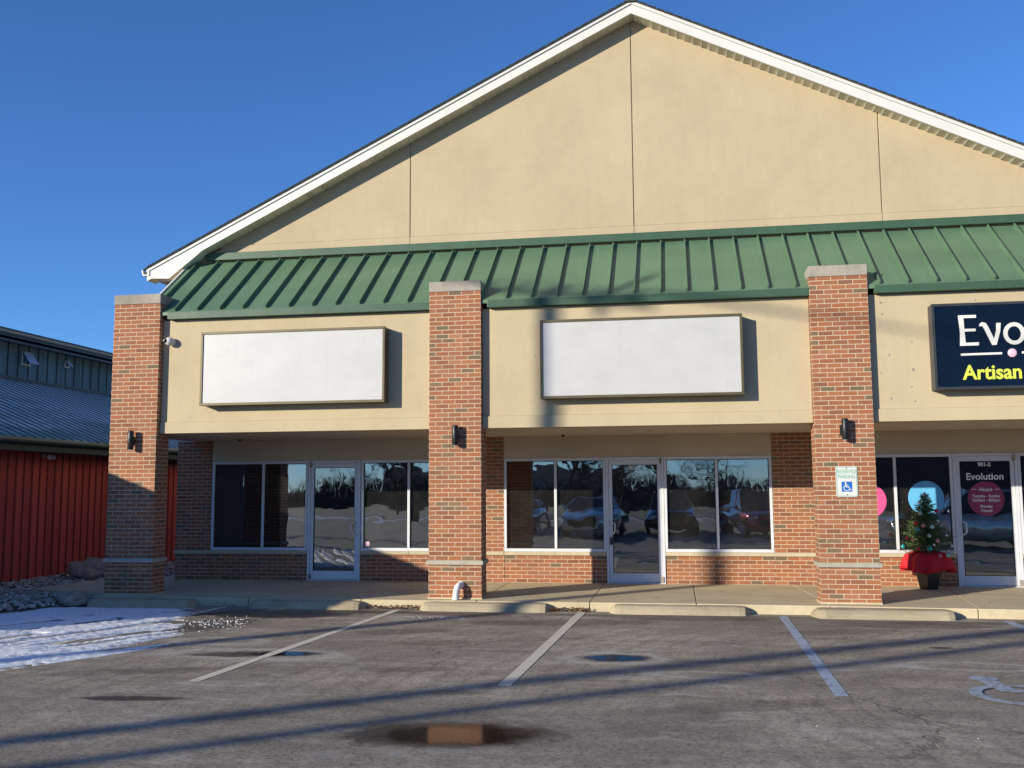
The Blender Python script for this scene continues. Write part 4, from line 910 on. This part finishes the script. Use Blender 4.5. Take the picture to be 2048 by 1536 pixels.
# ------------------------------------------------------------------ across the lot: cars, poles, trees (seen in the glass, and casting shade)
def make_car(name, label, paint, loc, rz_, suv=True):
    t = thing(name, label, 'car', (0, 0, 0), 'cars parked across the lot')
    H = 1.68 if suv else 1.45; Lh = 2.3; Wd = .93
    secs = [(-Lh, .35, .70, .70), (-Lh+.08, .24, .86, .84), (-1.75, .20, .98, .92), (-1.0, .18, 1.02, .93), (.9, .18, 1.03, .93), (1.6, .20, 1.04, .92), (Lh-.10, .24, 1.0 if suv else .96, .86), (Lh, .36, .80, .74)]
    if not suv: secs[2] = (-1.75, .2, .86, .9); secs[1] = (-Lh+.08, .24, .76, .84)
    rings = []
    for (y, zb, zt, wd) in secs:
        rings.append([(-wd*.88, y, zb), (-wd, y, zb+.12), (-wd*1.0, y, (zb+zt)/2), (-wd*.96, y, zt-.10), (-wd*.86, y, zt), (0, y, zt+.03), (wd*.86, y, zt), (wd*.96, y, zt-.10), (wd, y, (zb+zt)/2), (wd, y, zb+.12), (wd*.88, y, zb)])
    m = MB(); n = 11; m.add([q for r_ in rings for q in r_], [(i*n+k, (i+1)*n+k, (i+1)*n+(k+1) % n, i*n+(k+1) % n) for i in range(len(secs)-1) for k in range(n)], True); m.add(rings[0], [tuple(range(n))[::1]]); m.add(rings[-1], [tuple(range(n))[::-1]])
    body = m.build('body', paint, t); md = body.modifiers.new('s', 'SUBSURF'); md.levels = 1; md.render_levels = 1
    yb = (-.95, -.25, 1.55 if suv else .95, 2.12 if suv else 1.85)
    lo = [(-.80, yb[0]), (.80, yb[0]), (.80, yb[3]), (-.80, yb[3])]; hi = [(-.62, yb[1]), (.62, yb[1]), (.62, yb[2]+.25), (-.62, yb[2]+.25)]
    m = MB(); m.hexa([(x, y, 1.0) for x, y in lo], [(x, y, H-.06) for x, y in hi]); m.build('windows', M['carglass'], t, bevel=.05)
    m = MB(); m.hexa([(x*1.01, y, H-.058) for x, y in hi], [(x*.86, y*.94, H) for x, y in hi]); m.build('roof', paint, t, bevel=.02)
    for sx in (-1, 1):
        m = MB()
        for (a, b_) in ((lo[0], hi[0]), (lo[3], hi[3])): m.tube([(a[0]*-sx*1.0 if a[0]*-sx*sx < 0 else a[0], a[1], 1.0), (b_[0]*1.0 if b_[0]*sx > 0 else -b_[0], b_[1], H-.05)], .03, 6)
        m.add([], []) 
        q = MB(); q.tube([(sx*.81, lo[0][1], 1.0), (sx*.63, hi[0][1], H-.05)], .035, 6); q.tube([(sx*.81, lo[3][1], 1.0), (sx*.63, hi[3][1], H-.05)], .04, 6); q.tube([(sx*.81, .45, 1.0), (sx*.63, .45, H-.05)], .03, 6); q.build('roof_pillars', paint, t)
        q = MB(); q.sphere((sx*1.0, -.72, 1.06), .11, 12, 8, (1, .6, .7)); q.build('side_mirror', paint, t)
        q = MB(); q.sphere((sx*.66, -Lh+.06, .72), .14, 14, 8, (1.2, .5, .6)); q.build('headlight', M['lampglass'], t)
        q = MB(); q.sphere((sx*.76, Lh-.06, .85), .13, 12, 8, (.8, .5, 1.2)); q.build('tail_light', M['taillamp'], t)
        for yy in (-1.42, 1.42):
            q = MB(); q.tube([(sx*.72, yy, .34), (sx*.74, yy, .34), (sx*.93, yy, .34), (sx*.95, yy, .34)], [.30, .34, .34, .30], 28); wh = q.build('wheel', M['rubber'], t)
            q = MB(); q.tube([(sx*.951, yy, .34), (sx*.957, yy, .34)], [.21, .20], 24)
            q.build('rim', M['black'], wh)
            q = MB()
            for k in range(5):
                a = 2*math.pi*k/5; q.tube([(sx*.962, yy, .34), (sx*.962, yy+.2*math.cos(a), .34+.2*math.sin(a))], [.035, .03], 6)
            q.tube([(sx*.962, yy+.21*math.cos(a_), .34+.21*math.sin(a_)) for a_ in [2*math.pi*k/24 for k in range(25)]], .014, 6); q.build('spokes', M['rim'], wh)
    m = MB(); m.box(-.5, .5, -Lh-.02, -Lh+.05, .45, .68); m.build('grille', M['black'], t, bevel=.02)
    t.location = loc; t.rotation_euler = (0, 0, rz_); return t
P_ = lambda n, c: simple(n, c, .12, .45, .04, 3, coat=1)
# nose is local -Y; rotate by pi so that it faces the shops
make_car('parked_car', 'dark silver car parked across the lot, mirrored in the middle shop window', P_('silver_paint', (.62, .63, .64)), (5.9, -20.6, GZ), math.pi+.12, False)
make_car('parked_car', 'black car parked across the lot, mirrored in the middle shop door', P_('black_paint', (.012, .012, .014)), (8.75, -22.2, GZ), math.pi-.05, True)
make_car('parked_car', 'red sport utility car parked across the lot, mirrored right of the middle door', P_('red_paint', (.50, .03, .035)), (12.0, -20.6, GZ), math.pi-.2, True)
make_car('parked_car', 'white sport utility car standing side on, mirrored in the right shop door', P_('white_paint', (.62, .62, .60)), (17.6, -13.6, GZ), -math.pi/2+.1, True)
make_car('parked_car', 'dark blue car parked far left across the lot', P_('navy_paint', (.02, .03, .07)), (2.6, -23.5, GZ), math.pi, False)

def gz_pole(bx, by, h, r0, r1): m = MB(); m.tube([(bx, by, -.2), (bx, by, h*.5), (bx, by, h)], [r0, (r0+r1)/2, r1], 14); return m
t = thing('utility_pole', 'tall wooden utility pole with crossarms across the lot', 'utility pole', (-10.96, -21.2, -.2))
gz_pole(-10.96, -21.2, 11.62, .17, .13).build('pole', M['pole'], t)
c = Vector((-10.96, -21.2, 11.42)); d = Vector((1.35, -1.24, 0)).normalized()
m = MB(); m.tube([c-d*1.15, c+d*1.15], .07, 8); m.build('crossarm', M['pole'], t)
m = MB(); m.tube([(-10.5, -21.5, 11.15), (-8.3, -19.7, 11.3)], .065, 8); m.build('side_arm', M['pole'], t)
for k in (-1, -.5, .5, 1):
    m = MB(); m.tube([c+d*k+Vector((0, 0, .07)), c+d*k+Vector((0, 0, .25))], [.05, .03], 8); m.build('insulator', M['camwhite'], t)
# heavy bundled cables whose shadows cross the lot
sun_h = 6.6
def lift(x, y, h): tt = (h-GZ)/.26; return Vector((x-.698*tt, y-.716*tt, h))
def cable(pts_shadow, label, r_):
    # control points are where its shadow crosses the lot; the cable hangs between two poles
    P = [lift(x, y, h) for (x, y, h) in pts_shadow]; m = MB(); path = []
    for i in range(len(P)-1):
        for k in range(14): path.append(P[i].lerp(P[i+1], k/14))
    path.append(P[-1]); m.tube(path, r_, 8); o = m.build('overhead_cable', M['rubber']); tag(o, label, 'cable', 'overhead cables across the lot'); return P
Pa = cable([(-12, -22.6, 7.0), (-2, -16.0, 6.8), (4.31, -10.81, 6.62), (7.54, -8.2, 6.6), (13.17, -4.2, 6.64), (20, .9, 6.8), (34, 10.5, 7.3)], 'thick black upper overhead cable across the lot', .14)
Pb = cable([(-12, -23.5, 6.7), (-2, -16.9, 6.5), (4.94, -11.37, 6.32), (7.69, -9.09, 6.3), (12.88, -5.22, 6.34), (20, -.2, 6.5), (34, 9.2, 7.0)], 'thick black lower overhead cable across the lot', .105)
for (p, lb) in ((Pa[0], 'utility pole at the far left end of the thick overhead cables'), (Pa[-1], 'utility pole at the right end of the thick overhead cables')):
    t = thing('utility_pole', lb, 'utility pole', (p.x, p.y+.15, -.2), 'poles carrying the overhead cables'); gz_pole(p.x, p.y+.15, 9.0, .16, .13).build('pole', M['pole'], t)
    m = MB(); m.box(p.x-.5, p.x+.5, p.y+.05, p.y+.12, 8.2, 8.35); m.build('crossarm', M['pole'], t)
# thin wires from the crossarm pole
for k, (dz, end) in enumerate(((11.67, (30, -30.0, 9.5)), (11.67, (30, -31.2, 9.5)))):
    a = c+d*(-1+2*k)+Vector((0, 0, .25)); e = Vector(end); path = [a.lerp(e, q/20)-Vector((0, 0, 1.2*4*(q/20)*(1-q/20))) for q in range(21)]
    m = MB(); m.tube(path, .02, 6); tag(m.build('overhead_wire', M['rubber']), ('thin overhead wire nearest the shops', 'thin overhead wire farther from the shops')[k], 'wire', 'thin wires from the utility pole')
# bare trees
def bare_tree(loc, h, seed, label, grp='bare trees across the road', spread=1.0, depth=5, density=1.0):
    rg = random.Random(seed); t = thing('bare_tree', label, 'tree', (loc[0], loc[1], -.2), grp); tr = MB(); cr = MB()
    def grow(p, dr, L, r_, lev):
        pts = [p]; dd = dr.copy(); n = 4
        for k in range(n):
            dd = (dd+Vector((rg.gauss(0, .10), rg.gauss(0, .10), rg.gauss(.03, .06)))).normalized(); pts.append(pts[-1]+dd*L/n)
        (tr if lev == 0 else cr).tube(pts, [r_*(1-.45*k/n) for k in range(n+1)], 8 if lev == 0 else (5 if lev < 3 else 3), False)
        if lev >= depth: return
        nb_ = (6 if lev == 0 else rg.choice((3, 4, 4)))
        for b_ in range(int(nb_*density)):
            s_ = rg.uniform(.35, 1.0) if lev else rg.uniform(.4, 1); i = min(n-1, int(s_*n)); q = pts[i].lerp(pts[i+1], s_*n-i if s_ < 1 else 1)
            a = rg.uniform(0, 6.28); o_ = dd.orthogonal().normalized(); o_.rotate(Matrix.Rotation(a, 3, dd)); nd = (dd*rg.uniform(.6, 1.1)+o_*rg.uniform(.5, 1.0)*spread+Vector((0, 0, .12))).normalized()
            grow(q, nd, L*rg.uniform(.52, .78), r_*rg.uniform(.42, .6), lev+1)
    grow(Vector((loc[0], loc[1], -.25)), Vector((0, 0, 1)), h*.42, h*.022, 0)
    tr.build('trunk', M['bark'], t); cr.build('crown', M['bark'], t)
bare_tree((-5.2, -35.6), 12.5, 5, 'bare tree with a wide crown just across the lot', depth=5, density=1.2)
for k_, (x_, y_, h_, lb) in enumerate(((-14, -62, 8.5, 'leftmost of the row across the road'), (-6.5, -66, 7.5, 'behind the snow bank left of the road'), (.5, -60, 9, 'mirrored in the left shop window'), (4.6, -68, 7.5, 'mirrored in the left shop door'),
        (8.6, -58, 9.5, 'mirrored in the middle window left of its door'), (13.2, -63, 7, 'mirrored beyond the middle door'), (16.5, -57, 10, 'mirrored right of the middle door'), (25, -64, 9, 'mirrored in the right shop windows'), (33, -60, 8, 'rightmost of the row across the road'))):
    bare_tree((x_, y_), h_, 30+k_, 'bare low branching tree '+lb, spread=1.15, depth=5)
# a long low building beyond the road
t = thing('far_building', 'long low pale building with a dark roof beyond the road', 'building', (-14, -117, -.2))
m = MB(); m.box(-30, 2, -122, -112, -.2, 3.0); m.build('wall', M['soffit'], t)
m = MB(); m.prism_yz([(-122.6, 3.0), (-111.4, 3.0), (-117, 4.6)], -30.5, 2.5); m.build('roof', M['shingle'], t)
for k in range(8):
    m = MB(); m.box(-28+4*k, -26.4+4*k, -112.05, -111.98, .9, 2.2); m.build('window', M['carglass'], t)
t = thing('far_building', 'dark warehouse with flat roof beyond the road at the right', 'building', (31, -62, -.2))
m = MB(); m.box(22, 40, -66, -58, -.2, 5.4); m.build('wall', M['darkwall'], t)
m = MB(); m.box(21.8, 40.2, -66.2, -57.8, 5.4, 5.7); m.build('roof', M['darkgreen'], t)
# a far wood behind the road: a mass of twigs nobody could count
m = MB(); rg = random.Random(77)
for k in range(9000):
    x = rg.uniform(-110, 130); y = -90-rg.random()**2*16; hh = (1.6+1.5*mnoise.noise(Vector((x*.06, 3, 0)))+1.0*mnoise.noise(Vector((x*.3, 8, 0))))*rg.uniform(.7, 1.5)+1.0; w_ = rg.uniform(.04, .16); lx = rg.gauss(0, .5)
    m.add([(x-w_, y, -.2), (x+w_, y, -.2), (x+lx, y+rg.gauss(0, .3), max(.6, hh))], [(0, 1, 2)])
tag(m.build('far_woodland', M['bark']), 'low dark line of bare brush far across the road', 'woodland', kind='stuff')
